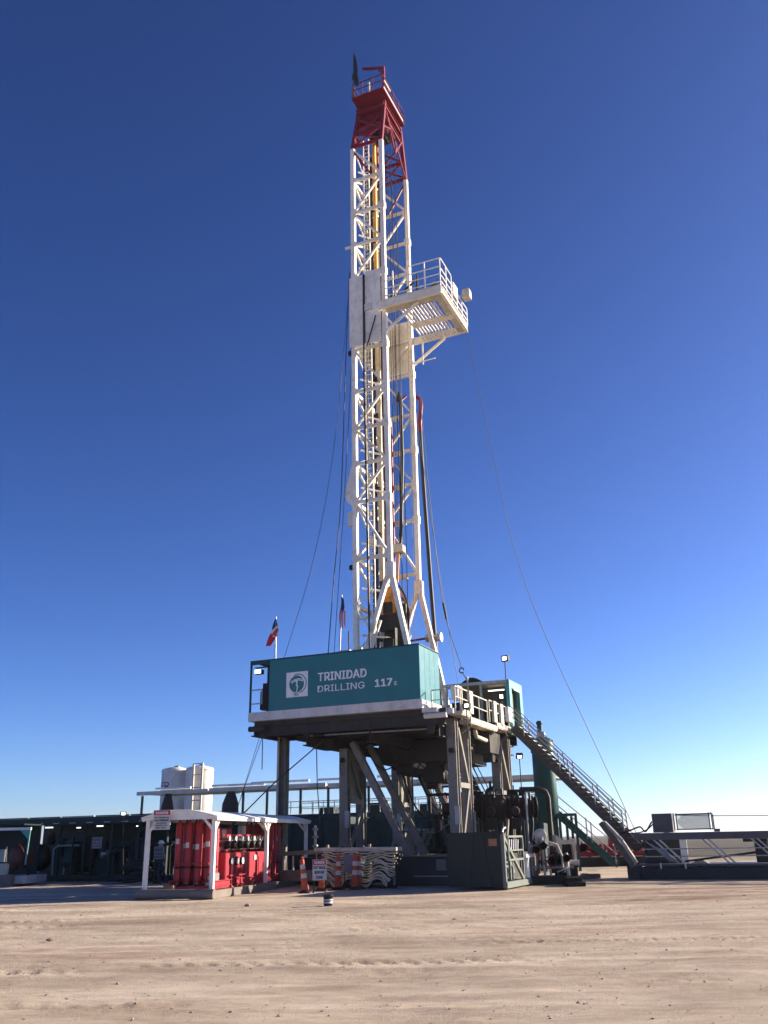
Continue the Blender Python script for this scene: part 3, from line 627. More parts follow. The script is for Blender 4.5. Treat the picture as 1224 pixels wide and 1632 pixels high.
# sheet panels around the racking level
for a0, a1 in ((-6.30, -5.31), (-5.29, -4.31)):
    build(MB().box(a0, a1, BN-0.24, BN-0.18, 28.35, 33.05 + (0.15 if a0 > -6 else 0)), 'wind_panel', 'mast_white', mast)
build(MB().box(-5.9, -4.32, BF+0.17, BF+0.22, 28.5, 32.1), 'wind_panel', 'mast_white', mast)
build(MB().box(AL-0.22, AL-0.17, BN+0.2, BF-0.2, 28.4, 33.0), 'wind_panel', 'mast_white', mast)
build(MB().box(-5.315, -5.285, BN-0.27, BN-0.241, 28.4, 33.0), 'panel_seam', 'black_steel', mast)
build(MB().bar((-5.02, BN-0.26, 31.0), (-5.02, BN-0.26, 32.9), 0.05), 'grab_bar', 'mast_white', mast)
build(MB().cbox(-5.3, -4.85, BN-0.34, BN-0.245, 30.5, 30.95, 0.02), 'junction_box', 'strip_grey', mast)
# side fin (cable guide) and brackets on the left leg
build(MB().plate([(AL-0.14, BN-0.05, 21.2), (AL-0.14, BN-0.05, 18.6), (AL-0.45, BN-0.05, 18.9), (AL-0.62, BN-0.05, 19.4)], (0, 0.1, 0)), 'side_fin', 'mast_white', mast)
build(MB().box(AL-0.42, AL-0.15, BN-0.1, BN+0.1, 17.5, 18.3), 'bracket', 'strip_grey', mast)
build(MB().bar((AL-0.55, BN, 35.45), (AL, BN, 35.45), 0.12, 0.14), 'bracket', 'mast_white', mast)
for z in (28.1, 15.2): build(MB().cbox(AL-0.35, AL-0.15, BN-0.12, BN+0.12, z-0.12, z+0.12, 0.03), 'sheave_bracket', 'black_steel', mast)
# ladder, guide beam and service cables inside the mast
lad = MB()
for da in (0, 0.36): lad.bar((-5.5+da, 7.15, 9), (-5.5+da, 7.15, 43.5), 0.055)
for k in range(112): lad.bar((-5.5, 7.15, 9.2+k*0.305), (-5.14, 7.15, 9.2+k*0.305), 0.025)
build(lad, 'ladder', 'mast_white', mast)
build(MB().bar((-5.53, 8.9, 33), (-5.53, 8.9, 45.2), 0.2, 0.22), 'guide_beam', 'rail_yellow', mast)
build(MB().bar((-5.5, 8.9, 8), (-5.5, 8.9, 32.99), 0.22, 0.24), 'guide_beam', 'beam_buff', mast)
tr = MB()
for da in (0, 0.22): tr.bar((-5.95+da, 8.8, 12), (-5.95+da, 8.8, 44), 0.03)
for k in range(80): tr.bar((-5.95, 8.8, 12.2+k*0.4), (-5.73, 8.8, 12.2+k*0.4), 0.025)
build(tr, 'cable_tray', 'galv', mast)
cb = MB()
for j in range(3): cb.tube((-5.90+0.1*j, 8.80, 9), (-5.90+0.1*j, 8.80, 43.6), 0.05, n=6)
build(cb, 'service_cable', 'cable', mast)
build(MB().pipe(sag((AL+0.75, BN+0.3, 40.5), (AL+0.6, BN+0.3, 9.4), 0, 6), 0.035, 6), 'service_cable', 'cable', mast)
build(MB().pipe([(-5.35, 6.6, 33), (-5.35, 6.55, 26), (-5.3, 6.6, 18), (-5.25, 6.65, 9.2)], 0.05, 8), 'service_cable', 'cable', mast)
build(MB().bar((-5.5, BF-0.25, 9), (-5.5, BF-0.25, 25.2), 0.11), 'standpipe', 'mast_red', mast)
build(MB().pipe([(-4.9, BF, 25.2), (-4.9, BF, 26.6), (-4.7, BF+0.3, 27.0)], 0.08, 8), 'standpipe', 'mast_red', mast)
for z in (15.6, 18.8, 21.05, 23.2, 25.5):      # light fittings under the far girts, unlit white diffusers
    build(MB().box(-5.75, -4.75, BF-0.18, BF-0.06, z-0.24, z-0.13), 'light_fitting', 'lamp_off', mast)
for z in (16.6, 20.2, 24.5): build(MB().cbox(AL+0.3, AL+0.75, 7.6, 8.1, z, z+0.35, 0.04), 'equipment_bracket', 'pump_cream', mast)
# ---- red crown
crown = build(MB().box(-5.95, -4.45, 7.75, 10.1, 45.55, 46.6), 'crown_block', 'mast_red', mast)
for a0, b0, a1, b1 in ((AL, BN, -5.98, 7.7), (AN, BN, -4.2, 7.7), (AL, BF, -5.98, 10.25), (AN, BF, -4.2, 10.25)):
    build(MB().bar((a0, b0, 42.85), (a1, b1, 46.7), 0.22), 'crown_leg', 'mast_red', crown)
for z, a0, a1, b0, b1 in ((42.95, AL, AN, BN, BF), (44.2, -6.05, -4.18, 7.2, 10.7)):
    for p, q in (((a0, b0, z), (a1, b0, z)), ((a0, b1, z), (a1, b1, z)), ((a0, b0, z), (a0, b1, z))):
        build(MB().bar(p, q, 0.14, 0.18), 'crown_girt', 'mast_red', crown)
am = AN+0.02
for p, q in (((am, 7.75, 45.9), (am, 9.1, 43.6)), ((am, 9.1, 43.6), (am, 10.3, 45.5)), ((am, 7.3, 44.3), (am, 8.3, 44.9)),
             ((am, BF-0.1, 42.9), (am, 7.9, 45.7)), ((am, 9.1, 43.6), (am, 9.4, 44.4))):
    build(MB().bar(p, q, 0.1, 0.1, (1, 0, 0)), 'crown_brace', 'mast_red', crown)
for b0, b1 in ((BN, 7.4), (BF, 10.6)):
    for p, q in (((AL, b0, 43), (-4.3, (b0+b1)/2, 44.2)), ((AN, b0, 43), (-5.95, (b0+b1)/2, 44.2)), ((-5.95, (b0+b1)/2, 44.2), (-4.3, b1, 45.5)), ((-4.25, (b0+b1)/2, 44.2), (-5.9, b1, 45.5)),
                 ((AL, b0, 42.7), (-4.9, b0, 40.5)) if b0 < 8 else ((AN, b0, 42.7), (-5.4, b0, 40.5))):
        build(MB().bar(p, q, 0.1, 0.1, (0, 1, 0)), 'crown_brace', 'mast_red', crown)
for k in range(5):
    build(MB().lathe((-5.5+k*0.2, 8.9, 45.35), [(0.12, -0.05), (0.62, -0.05), (0.56, 0), (0.62, 0.05), (0.12, 0.05)], 22, (1, 0, 0)), 'sheave', 'black_steel', crown)
build(MB().lathe((-4.35, 8.1, 45.1), [(0.1, -0.05), (0.5, -0.05), (0.45, 0), (0.5, 0.05), (0.1, 0.05)], 20, (1, 0, 0)), 'sheave', 'mast_red', crown)
build(MB().box(-6.1, -3.85, 6.7, 10.3, 46.78, 46.86), 'crown_deck', 'mast_red', crown)
cr_ = MB(); railing(cr_, [(-6.05, 6.75, 46.86), (-3.9, 6.75, 46.86), (-3.9, 10.25, 46.86), (-6.05, 10.25, 46.86), (-6.05, 6.75, 46.86)], 1.1, r=0.025, sp=0.85)
build(cr_, 'crown_rail', 'mast_red', crown)
build(MB().box(-3.90, -3.87, 6.9, 10.1, 46.96, 47.1), 'rail_panel', 'gallery_cream', crown)
build(MB().box(-3.90, -3.87, 7.0, 8.0, 47.6, 47.75), 'rail_panel', 'gallery_cream', crown)
build(MB().box(-5.3, -4.4, 7.6, 9.9, 46.87, 47.35), 'crown_bumper', 'black_steel', crown)
build(MB().bar((-4.1, 7.43, 46.87), (-4.1, 7.43, 49.33), 0.15).bar((-4.1, 7.43, 49.25), (-5.4, 6.95, 49.25), 0.12, 0.15).bar((-4.1, 7.43, 48.7), (-4.5, 7.28, 49.2), 0.08), 'gin_pole', 'mast_red', crown)
build(MB().bar((-4.95, 6.95, 46.87), (-4.95, 6.95, 47.9), 0.12), 'light_mast', 'pump_cream', crown)
for p, q in (((-6.05, 7.55, 46.3), (-4.2, 7.55, 46.3)), ((-6.05, 10.15, 46.3), (-4.2, 10.15, 46.3)), ((-4.15, 7.4, 46.3), (-4.15, 10.3, 46.3)), ((-6.05, 7.4, 46.3), (-6.05, 10.3, 46.3)), ((-6.05, 7.65, 45.3), (-4.2, 7.65, 45.3)), ((-4.18, 7.6, 45.45), (-4.18, 10.3, 45.45))):
    build(MB().hbeam(p, q, 0.18, 0.4, 0.03), 'crown_beam', 'mast_red', crown)
# ---- racking board
rb = build(MB().hbeam((-4.35, 6.45, 30.5), (-0.5, 6.45, 30.5), 0.2, 0.5, 0.04), 'racking_board', 'mast_white', mast)
build(MB().hbeam((-4.2, 11.0, 30.5), (-0.5, 11.0, 30.5), 0.2, 0.42, 0.04), 'edge_beam', 'mast_white', rb)
build(MB().hbeam((-0.55, 6.55, 30.5), (-0.55, 10.9, 30.5), 0.2, 0.45, 0.04), 'edge_beam', 'mast_white', rb)
build(MB().box(-4.0, -0.66, 6.56, 7.15, 30.3, 30.36), 'walkway', 'gallery_cream', rb)
build(MB().box(-3.3, -0.7, 8.85, 9.3, 30.28, 30.4), 'diving_board', 'mast_white', rb)
build(MB().box(-1.05, -0.66, 7.16, 10.85, 30.3, 30.36), 'walkway', 'gallery_cream', rb)
for k in range(11):
    a = -1.25-k*0.2
    build(MB().bar((a, 7.2, 30.34), (a, 8.84, 30.34), 0.07, 0.1), 'finger', 'mast_white', rb)
    build(MB().bar((a, 9.31, 30.34), (a, 10.9, 30.34), 0.07, 0.1), 'finger', 'mast_white', rb)
mr = MB()
for z in (31.0, 31.5, 32.0, 32.55): mr.bar((-4.0 if z < 32.1 else -2.6, 6.42, z), (-0.5, 6.42, z), 0.05)
for a in (-3.4, -2.4, -1.45, -0.52): mr.bar((a, 6.42, 30.7), (a, 6.42, 32.55), 0.06)
build(mr, 'rail', 'mast_white', rb)
mr = MB()
for z in (31.0, 31.4, 31.85): mr.bar((-0.48, 6.45, z), (-0.48, 10.95, z), 0.05)
mr.bar((-0.48, 6.45, 32.55), (-0.48, 8.2, 32.5), 0.05)
for b in (7.3, 8.2, 9.1, 10.0, 10.95): mr.bar((-0.48, b, 30.7), (-0.48, b, 31.85 if b > 8.5 else 32.5), 0.06)
build(mr, 'rail', 'mast_white', rb)
build(MB().cbox(-0.35, 0.1, 9.75, 10.3, 31.9, 32.5, 0.05).bar((-0.48, 9.5, 31.85), (-0.2, 10.0, 32.1), 0.08), 'floodlight', 'pump_cream', rb)
build(MB().box(-0.52, -0.42, 8.4, 9.2, 31.3, 32.2), 'kick_panel', 'pump_cream', rb)
for a, z, h in ((-2.15, 31.0, 1.2), (-3.6, 31.4, 0.7)):
    build(MB().tube((a, 6.9, z-0.5), (a+0.05, 6.95, z+h), 0.06, n=7).cbox(a-0.15, a+0.15, 6.8, 7.1, z-0.4, z, 0.03).bar((a+0.6, 7.0, z), (a+1.3, 7.1, z+0.55), 0.1), 'tugger_line_gear', 'black_steel', rb)
for b in (6.75, 11.05):
    build(MB().bar((AN+0.1, b, 28.9), (-2.0, b, 30.25), 0.12, 0.14), 'knee_strut', 'mast_white', rb)
build(MB().bar((-4.6, 6.6, 30.0), (-5.15, 6.6, 28.2), 0.05), 'stay', 'black_steel', rb)
build(MB().tube((-3.4, 10.9, 30.3), (-3.4, 10.9, 28.7), 0.05, n=6).bar((-4.0, 10.9, 28.9), (-2.6, 10.9, 28.95), 0.06), 'hanger', 'mast_white', rb)

# ---------------------------------------------------------------- top drive, drilling lines
td = thing('top_drive', 'orange top drive motor hanging low inside the white mast', 'top drive', (-4.95, 8.9, 11.3))
build(MB().cbox(-5.32, -4.6, 8.5, 9.3, 12.9, 14.4, 0.08), 'motor_housing', 'drive_orange', td)
build(MB().cbox(-5.2, -4.75, 8.40, 8.5, 13.75, 14.25, 0.03), 'access_cover', 'drive_orange', td)
build(MB().lathe((-4.95, 8.9, 11.35), [(0.22, 0), (0.22, 0.5), (0.40, 0.55), (0.40, 1.0), (0.3, 1.05), (0.3, 1.3)], 18), 'pipe_handler', 'black_steel', td)
for a in (-5.05, -4.55):
    build(MB().tube((a, 8.75, 14.6), (a+0.1, 8.85, 16.6), 0.07, n=8), 'bail', 'drive_orange', td)
build(MB().cbox(-4.75, -4.15, 8.6, 9.2, 16.3, 16.75, 0.08), 'hook_block', 'pump_cream', td)
build(MB().box(-5.5, -4.4, 8.42, 9.3, 12.0, 12.85).box(-5.25, -4.7, 8.38, 8.42, 12.9, 13.5), 'gear_case', 'black_steel', td)
build(MB().box(-5.45, -5.0, 8.4, 8.5, 14.0, 14.7), 'brake_cover', 'drum_red', td)
for k in range(5):
    build(MB().pipe(sag((-4.4, 8.6+0.12*k, 14.4-0.2*k), (-4.1-0.06*k, 8.7, 11.5+0.15*k), -0.1, 8, (0.35, 0, 0)), 0.05, 6), 'hose', ('rubber', 'galv', 'drive_orange', 'rubber', 'pump_cream')[k], td)
for a in (-5.25, -4.65): build(MB().bar((a, 8.7, 9.2), (a, 8.7, 12.2), 0.09), 'link', 'black_steel', td)
build(MB().box(-4.5, -3.95, 8.4, 8.9, 11.0, 13.3), 'wrench_frame', 'black_steel', td)
build(MB().cbox(-4.9, -4.45, 7.5, 8.1, ZF, 11.4, 0.05).cbox(-4.2, -3.7, 7.6, 8.3, ZF, 10.6, 0.05).box(-4.35, -4.25, 7.6, 7.9, ZF, 11.9), 'wrench_column', 'black_steel', thing('iron_roughneck', 'dark pipe handling machine standing at the mast foot under the top drive', 'machine', (-4.4, 7.9, ZF)))
for k, (a, b, lab) in enumerate(((-4.66, 8.7, 'leftmost thin black drilling line inside the upper mast'), (-4.52, 8.8, 'second thin black drilling line from the left inside the upper mast'),
                                 (-4.40, 8.95, 'third thin black drilling line from the left inside the upper mast'), (-4.05, 9.0, 'rightmost thin black drilling line inside the upper mast'))):
    wirething('drilling_line', 'cable', lab, 'cable', [(a, b, 45.3), (-4.45+(a+4.4)*0.6, 8.9, 16.7)], 0.017, group='drilling lines inside the mast')
wirething('drill_pipe', 'rust_steel', 'dark drill pipe hanging beneath the top drive', 'pipe', [(-4.95, 8.9, 6.6), (-4.95, 8.9, 11.34)], 0.08, n=10)
# ---------------------------------------------------------------- hoses and wires
wirething('service_loop', 'rubber', 'thick black service loop hanging beside the near mast leg', 'hose', [(-4.6, 9.6, 25.8), (-4.45, 9.5, 26.3), (-4.3, 9.3, 25.8), (-4.25, 9.2, 22), (-4.4, 9.1, 17.5), (-4.5, 9.0, 16.0)], 0.11, n=8)
kh = thing('mud_hose', 'long thick black mud hose with red gooseneck hanging right of the mast', 'hose', (-3.5, 11.5, ZF))
build(MB().pipe([(-4.3, 11.1, 26.6), (-4.15, 11.3, 26.9), (-3.9, 11.5, 26.75), (-3.85, 11.5, 26.3), (-3.95, 11.5, 25.5)], 0.12, 10), 'gooseneck', 'mast_red', kh)
build(MB().pipe([(-3.95, 11.5, 25.5), (-4.0, 11.5, 25.1), (-3.98, 11.5, 24.6)], 0.14, 10), 'coupling', 'mast_red', kh)
build(MB().pipe([(-3.98, 11.5, 24.6), (-3.88, 11.5, 21), (-3.77, 11.5, 18), (-3.66, 11.5, 15), (-3.55, 11.5, 12.2), (-3.4, 11.5, 9.5), (-3.3, 11.5, 7.2)], 0.115, 10), 'hose', 'rubber', kh)
build(MB().tube((-4.0, 11.4, 12.0), (-3.2, 11.4, 12.0), 0.2, n=12).tube((-3.2, 11.4, 12.0), (-3.12, 11.4, 12.0), 0.26, n=12), 'deadline_sheave', 'galv', mast)
build(MB().bar((-4.9, 11.1, 11.9), (-3.9, 11.3, 12.0), 0.1), 'bracket', 'mast_red', mast)
W1 = [(-0.5, 10.9, 30.2), (1.15, 9.4, 20.2), (2.62, 9, 12.73), (6.5, 9, 1.75)]
def curve3(p, n=10):
    P = [Vector(x) for x in p]; P = [2*P[0]-P[1]]+P+[2*P[-1]-P[-2]]; out = []
    for i in range(1, len(P)-2):
        for k in range(n):
            t = k/n; a, b, c, d = P[i-1:i+3]
            out.append(0.5*((2*b)+(c-a)*t+(2*a-5*b+4*c-d)*t*t+(3*b-a-3*c+d)*t**3))
    return out+[P[-2]]
wirething('escape_line', 'wire', 'long thin cable curving from the racking board down to the catwalk', 'cable', curve3(W1), 0.016)
wirething('hoist_line', 'wire', 'dark hoist cable left of the mast, the steeper and thicker one', 'cable', curve3([(-6.3, 6.7, 33.5), (-6.55, 6.7, 28), (-6.9, 6.7, 19), (-7.3, 6.7, 14.8), (-7.75, 6.7, 9.3)]), 0.028)
wirething('hoist_line', 'wire', 'thin hoist cable just right of the thicker one, left of the mast', 'cable', curve3([(-6.2, 6.8, 28.1), (-6.75, 6.8, 19), (-7.05, 6.8, 14.8), (-7.45, 6.8, 9.3)]), 0.018)
wirething('guy_line', 'wire', 'thin guy cable running far out to the left of the mast', 'cable', curve3([(-6.3, 6.9, 34), (-7.36, 6.9, 22.9), (-8.6, 6.9, 16.2), (-10.3, 6.9, 10.9), (-14, 6.9, 0.1)]), 0.016)
wl = thing('winch_line', 'thin winch cable with a dark swivel and hook right of the mud hose', 'cable', (-0.9, 9.5, 8.8))
build(MB().pipe(curve3([(-3.6, 10.6, 27), (-3.0, 10.2, 19), (-2.4, 10, 13.2), (-1.45, 9.6, 9.9)]), 0.02, 6), 'cable', 'wire', wl)
build(MB().tube((-2.44, 10, 13.5), (-2.28, 9.95, 12.6), 0.06, n=8), 'swivel', 'black_steel', wl)
build(MB().pipe([(-1.45+0.12*math.cos(t*0.8), 9.6, 9.75+0.14*math.sin(t*0.8)) for t in range(8)], 0.035, 6).pipe([(-1.4, 9.6, 9.62), (-0.95, 9.4, 8.9)], 0.02, 6), 'hook', 'black_steel', wl)
wirething('winch_line', 'wire', 'plain thin cable hanging straight right of the mud hose without a hook', 'cable', curve3([(-3.9, 10.4, 26.5), (-3.0, 10.3, 18), (-2.3, 10.2, 12.5), (-1.75, 10, 8.8)]), 0.016)
wirething('winch_line', 'wire', 'thin vertical cable between the near and right mast legs', 'cable', [(-3.7, 9.4, 43), (-3.75, 9.4, 28), (-3.9, 9.4, 12), (-3.8, 9.4, 8)], 0.014)
wirething('tag_line', 'wire', 'short dark pendant line hanging below the left end of the cabin', 'cable', [(-7.5, 0.3, 6.1), (-7.48, 0.3, 4.75), (-7.48, 0.3, 4.6)], 0.022)
wirething('tag_line', 'wire', 'thin slanted line from the left end of the cabin toward the ground', 'cable', [(-7.45, 0.3, 6.1), (-8.6, 0.3, 3.2), (-9.4, 0.3, 0.6)], 0.014)
wirething('tie_down_line', 'wire', 'dark line slanting from under the floor down to the left behind the white shelter roof', 'cable', [(-5.0, 1.2, 5.75), (-6.9, 0.4, 4.05), (-9.5, -0.6, 1.4)], 0.028)
wirething('tie_down_line', 'wire', 'dark vertical line with a weight hanging beside the left column', 'cable', [(-5.55, 1.6, 5.5), (-5.45, 1.5, 4.0), (-5.2, 1.3, 2.35)], 0.024)

# ---------------------------------------------------------------- flags
def flag(name, label, base, top, mats, fall, pole='galv', fr=RIG):
    t = thing(name, label, 'flag', base, fr)
    build(MB().tube(base, top, 0.035, 0.025, 8), 'pole', pole, t)
    for nm, mat, quads in fall:
        build(quads, nm, mat, t)
    return t
def cloth(top, u, v, u0_, u1_, v0_, v1_, amp, n=10, mlt=3.0):
    """hanging cloth patch: u across, v down, rippled out of plane"""
    mb = MB(); T = Vector(top); U_ = Vector(u); V_ = Vector(v); vs_ = []; nv = 8
    N = U_.cross(V_).normalized()
    for j in range(nv+1):
        for i in range(n+1):
            a = u0_+(u1_-u0_)*i/n; b = v0_+(v1_-v0_)*j/nv
            vs_.append(T+U_*a+V_*b+N*amp*math.sin(a*mlt*6.28+b*2.2)+V_*0.10*a*a)
    mb.add(vs_, [(j*(n+1)+i, j*(n+1)+i+1, (j+1)*(n+1)+i+1, (j+1)*(n+1)+i) for j in range(nv) for i in range(n)], True)
    return mb
def drape(rows, b, amp=0.05, n=7):
    """cloth strip given as rows (z, left, right), folded out of plane"""
    mb = MB(); vs_ = []; k = len(rows)
    for j_, (z, l, r_) in enumerate(rows):
        for i_ in range(n+1):
            t_ = i_/n; vs_.append((l+(r_-l)*t_, b+amp*math.sin(t_*9+j_*0.9), z+0.03*math.sin(t_*7+j_)))
    mb.add(vs_, [(j_*(n+1)+i_, j_*(n+1)+i_+1, (j_+1)*(n+1)+i_+1, (j_+1)*(n+1)+i_) for j_ in range(k-1) for i_ in range(n)], True)
    return mb
flag('texas_flag', 'limp red, white and blue flag at the left end of the cabin roof', (-7.13, 0.6, 9.24), (-7.15, 0.6, 11.3), None, [
    ('blue_field', 'flag_blue', drape([(11.24, -7.17, -7.13), (11.05, -7.28, -7.10), (10.85, -7.36, -7.02), (10.74, -7.36, -7.16)], 0.6)),
    ('white_stripe', 'flag_white', drape([(10.86, -7.14, -7.02), (10.70, -7.38, -7.00), (10.52, -7.44, -6.99), (10.38, -7.30, -7.02)], 0.585)),
    ('red_stripe', 'flag_red', drape([(10.74, -7.16, -6.99), (10.52, -7.44, -6.98), (10.35, -7.54, -7.05), (10.15, -7.60, -7.22), (9.98, -7.62, -7.40)], 0.57))])
fal = [('blue_field', 'flag_blue', drape([(11.82, -3.85, -3.80), (11.6, -3.87, -3.70), (11.3, -3.90, -3.66), (11.1, -3.92, -3.72)], 0.6))]
for k in range(6):
    l0 = -3.95+0.055*k
    fal.append(('stripe', 'flag_red' if k % 2 == 0 else 'flag_white', drape([(11.22-0.03*abs(k-2), l0+0.03, l0+0.085), (10.95, l0-0.01+0.008*k, l0+0.05+0.008*k), (10.65, l0+0.015, l0+0.07), (10.38+0.04*abs(k-2), l0+0.05, l0+0.10)], 0.6-0.012*(k % 2), 0.015, 3)))
flag('american_flag', 'limp striped american flag hanging from a pole on the cabin roof', (-3.93, 0.6, 9.24), (-3.81, 0.6, 11.9), None, fal)
flag('crown_flag', 'dark limp flag on a short pole at the very top of the mast', (-5.95, 6.72, 46.86), (-5.86, 6.6, 50.75), None, [
    ('cloth', 'flag_dark', drape([(50.4, -5.86, -5.80), (49.6, -5.87, -5.62), (48.9, -5.95, -5.55), (48.5, -6.05, -5.58), (48.0, -5.85, -5.50), (47.6, -5.72, -5.55)], 6.6, 0.06))], 'black_steel')
single(MB().bar((-3.42, 0.5, 9.24), (-3.42, 0.5, 10.2), 0.05), 'antenna', 'black_steel', 'short dark antenna on the cabin roof beside the striped flag', 'antenna', (-3.42, 0.5, 9.24))
single(MB().box(-3.75, -3.3, 0.3, 0.7, 9.24, 9.36), 'roof_box', 'sign_white', 'small white box on the cabin roof at the antenna foot', 'box', (-3.5, 0.5, 9.24))

# ---------------------------------------------------------------- floodlights on the rig
def floodlight(label, base, top, face, w=0.42, h=0.3, lit=True, fr=RIG):
    w, h = w*0.8, h*0.8
    t = thing('floodlight', label, 'floodlight', base, fr)
    T = Vector(top); F_ = Vector(face).normalized(); S_ = F_.cross(Vector((0, 0, 1))).normalized(); U_ = S_.cross(F_)
    build(MB().tube(base, T, 0.025, n=8), 'pole', 'black_steel', t)
    c = T+U_*(h/2)
    q = [c+S_*(sx*w/2)+U_*(sy*h/2) for sx, sy in ((-1,-1),(1,-1),(1,1),(-1,1))]
    hd = build(MB().plate(q, -F_*0.14), 'lamp_head', 'black_steel', t)
    q = [c+F_*0.012+S_*(sx*w*0.30)+U_*(sy*h*0.28) for sx, sy in ((-1,-1),(1,-1),(1,1),(-1,1))]
    build(MB().plate(q, F_*0.004), 'lens', 'lamp_lit' if lit else 'lamp_off', hd)
floodlight('lit floodlight on a tall pole above the teal doorway', (1.36, 7.8, 8.78), (1.36, 7.85, 9.66), (-0.35, -0.9, -0.1), 0.5, 0.36)
floodlight('lit floodlight on the railing corner right of the cabin', (1.62, 0.9, 5.4), (1.62, 0.9, 6.58), (-0.2, -0.95, 0.1), 0.36, 0.3)
floodlight('tilted floodlight at the gallery rail before the teal doorway', (1.5, 6.3, 6.45), (1.5, 6.4, 7.62), (0.5, -0.85, 0.2), 0.3, 0.42)

# ================================================================ THE YARD
# ---------------------------------------------------------------- accumulator shelter
sh = thing('accumulator_shelter', 'white curved roof shelter on posts over the red accumulator unit', 'shelter', (-1.1, 5, 0), SHF)
for y in (0.05, 5.1, 10.05):
    for x in (-2.42, -0.05):
        build(MB().bar((x, y, 0.26), (x, y, 2.52), 0.13), 'post', 'shelter_white', sh)
        s_ = 1 if x > -1 else -1
        for dy in (-1, 1):
            if 0 < y+dy*0.5 < 10.1:
                build(MB().bar((x, y, 2.05), (x, y+dy*0.45, 2.5), 0.07), 'knee_brace', 'shelter_white', sh)
        build(MB().bar((x, y, 2.05), (x-s_*0.42, y, 2.52), 0.07), 'knee_brace', 'shelter_white', sh)
mb = MB(); n = 12; A_ = []; B_ = []
for k in range(n+1):
    t = k/n; x = -2.62+2.74*t; z = 2.54+0.23*math.sin(math.pi*t); A_.append((x, z))
prof = A_+[(x, z-0.05) for x, z in reversed(A_)]
mb.plate([(x, -0.15, z) for x, z in prof], (0, 10.4, 0))
mb.f = mb.f[2:]; mb.sm = mb.sm[2:]
for yy, fl_ in ((-0.15, 1), (10.25, 0)):
    for k in range(n):
        q = [(A_[k][0], yy, A_[k][1]-0.05), (A_[k+1][0], yy, A_[k+1][1]-0.05), (A_[k+1][0], yy, A_[k+1][1]), (A_[k][0], yy, A_[k][1])]
        mb.add(q, [(0, 1, 2, 3)])
build(mb, 'roof', 'shelter_white', sh)
for y in (-0.1, 10.2):
    q = [(x, y, z-0.055) for x, z in A_]+[(0.1, y, 2.44), (-2.6, y, 2.44)][::1]
    build(MB().plate(q, (0, 0.04, 0)), 'fascia', 'shelter_white', sh)
for x in (-2.58, 0.08): build(MB().bar((x, -0.08, 2.47), (x, 10.18, 2.47), 0.05, 0.13), 'eave_beam', 'shelter_white', sh)
for x in (-2.42, -0.05): build(MB().bar((x, -0.1, 0.13), (x, 10.2, 0.13), 0.2, 0.24), 'skid_runner', 'skid_grey', sh)
build(MB().tube((-2.62, -0.12, 0.16), (0.12, -0.12, 0.16), 0.15, n=14), 'skid_nose', 'skid_grey', sh)
for y in (3.3, 6.7, 10.0): build(MB().box(-2.32, -0.15, y, y+0.18, 0.05, 0.24), 'cross_member', 'skid_grey', sh)
# ---------------------------------------------------------------- accumulator unit
ac = thing('accumulator_unit', 'red blowout preventer accumulator unit with upright bottles and gauges under the white shelter', 'accumulator', (-1.1, 4, 0.26), SHF)
build(MB().box(-1.95, -0.3, 0.9, 8.6, 0.25, 0.33), 'skid_plate', 'safety_red', ac)
for x in (-1.9, -0.33): build(MB().hbeam((x, 0.8, 0.42), (x, 8.7, 0.42), 0.12, 0.18, 0.025), 'skid_rail', 'safety_red', ac)
def bottle(x, y, r=0.125, top=2.42):
    b = build(MB().lathe((x, y, 0), [(r*0.5, 0.45), (r*0.95, 0.52), (r, 0.6), (r, top-0.16), (r*0.8, top-0.06), (r*0.35, top)], 18), 'bottle', 'safety_red', ac)
    build(MB().lathe((x, y, 0), [(r*0.3, 0.40), (r*0.3, 0.47)], 10), 'valve', 'galv', b)
    zz_ = 1.62+0.12*math.sin(x*37+y*11)
    build(MB().box(x-0.06, x+0.06, y-r-0.004, y-r+0.03, zz_, zz_+0.17), 'label_plate', 'sign_white', b)
    build(MB().lathe((x, y, 0), [(r+0.001, 0.9), (r+0.012, 0.905), (r+0.012, 0.955), (r+0.001, 0.96)], 18), 'clamp_band', 'rust_steel', b)
    build(MB().lathe((x, y-0.02, 0), [(r*0.22, top-0.02), (r*0.22, top+0.05), (r*0.12, top+0.08)], 10), 'cap', 'rust_steel', b)
for k in range(4): bottle(-1.80+k*0.37, 1.15)
for k in range(4): bottle(-1.72+k*0.36, 1.58)
build(MB().tube((-1.85, 1.0, 1.05), (-0.6, 1.0, 1.05), 0.03, n=8), 'manifold_pipe', 'safety_red', ac)
build(MB().cbox(-1.5, -0.36, 1.9, 6.6, 0.34, 1.36, 0.03), 'fluid_tank', 'safety_red', ac)
for k in range(3):       # big gauge dials on the tank side
    g = build(MB().lathe((-0.36, 2.35+k*0.5, 1.08), [(0.15, 0), (0.15, 0.06), (0.13, 0.07)], 16, (1, 0, 0)), 'gauge', 'black_steel', ac)
    build(MB().lathe((-0.36, 2.35+k*0.5, 1.08), [(0.11, 0.06), (0.11, 0.075)], 14, (1, 0, 0)), 'dial', 'gauge_face', g)
for k in range(4): build(MB().tube((-0.30, 2.3+k*0.45, 0.36), (-0.30, 2.3+k*0.45, 0.95), 0.03, n=8), 'drain_pipe', 'safety_red', ac)
build(MB().tube((-0.28, 2.1, 0.62), (-0.28, 3.9, 0.62), 0.035, n=8), 'drain_header', 'safety_red', ac)
build(MB().box(-0.34, -0.33, 4.6, 4.85, 1.08, 1.25), 'label_plate', 'sign_white', ac)
build(MB().box(-0.45, -0.34, 5.1, 6.5, 0.5, 1.2), 'door', 'safety_red', ac)
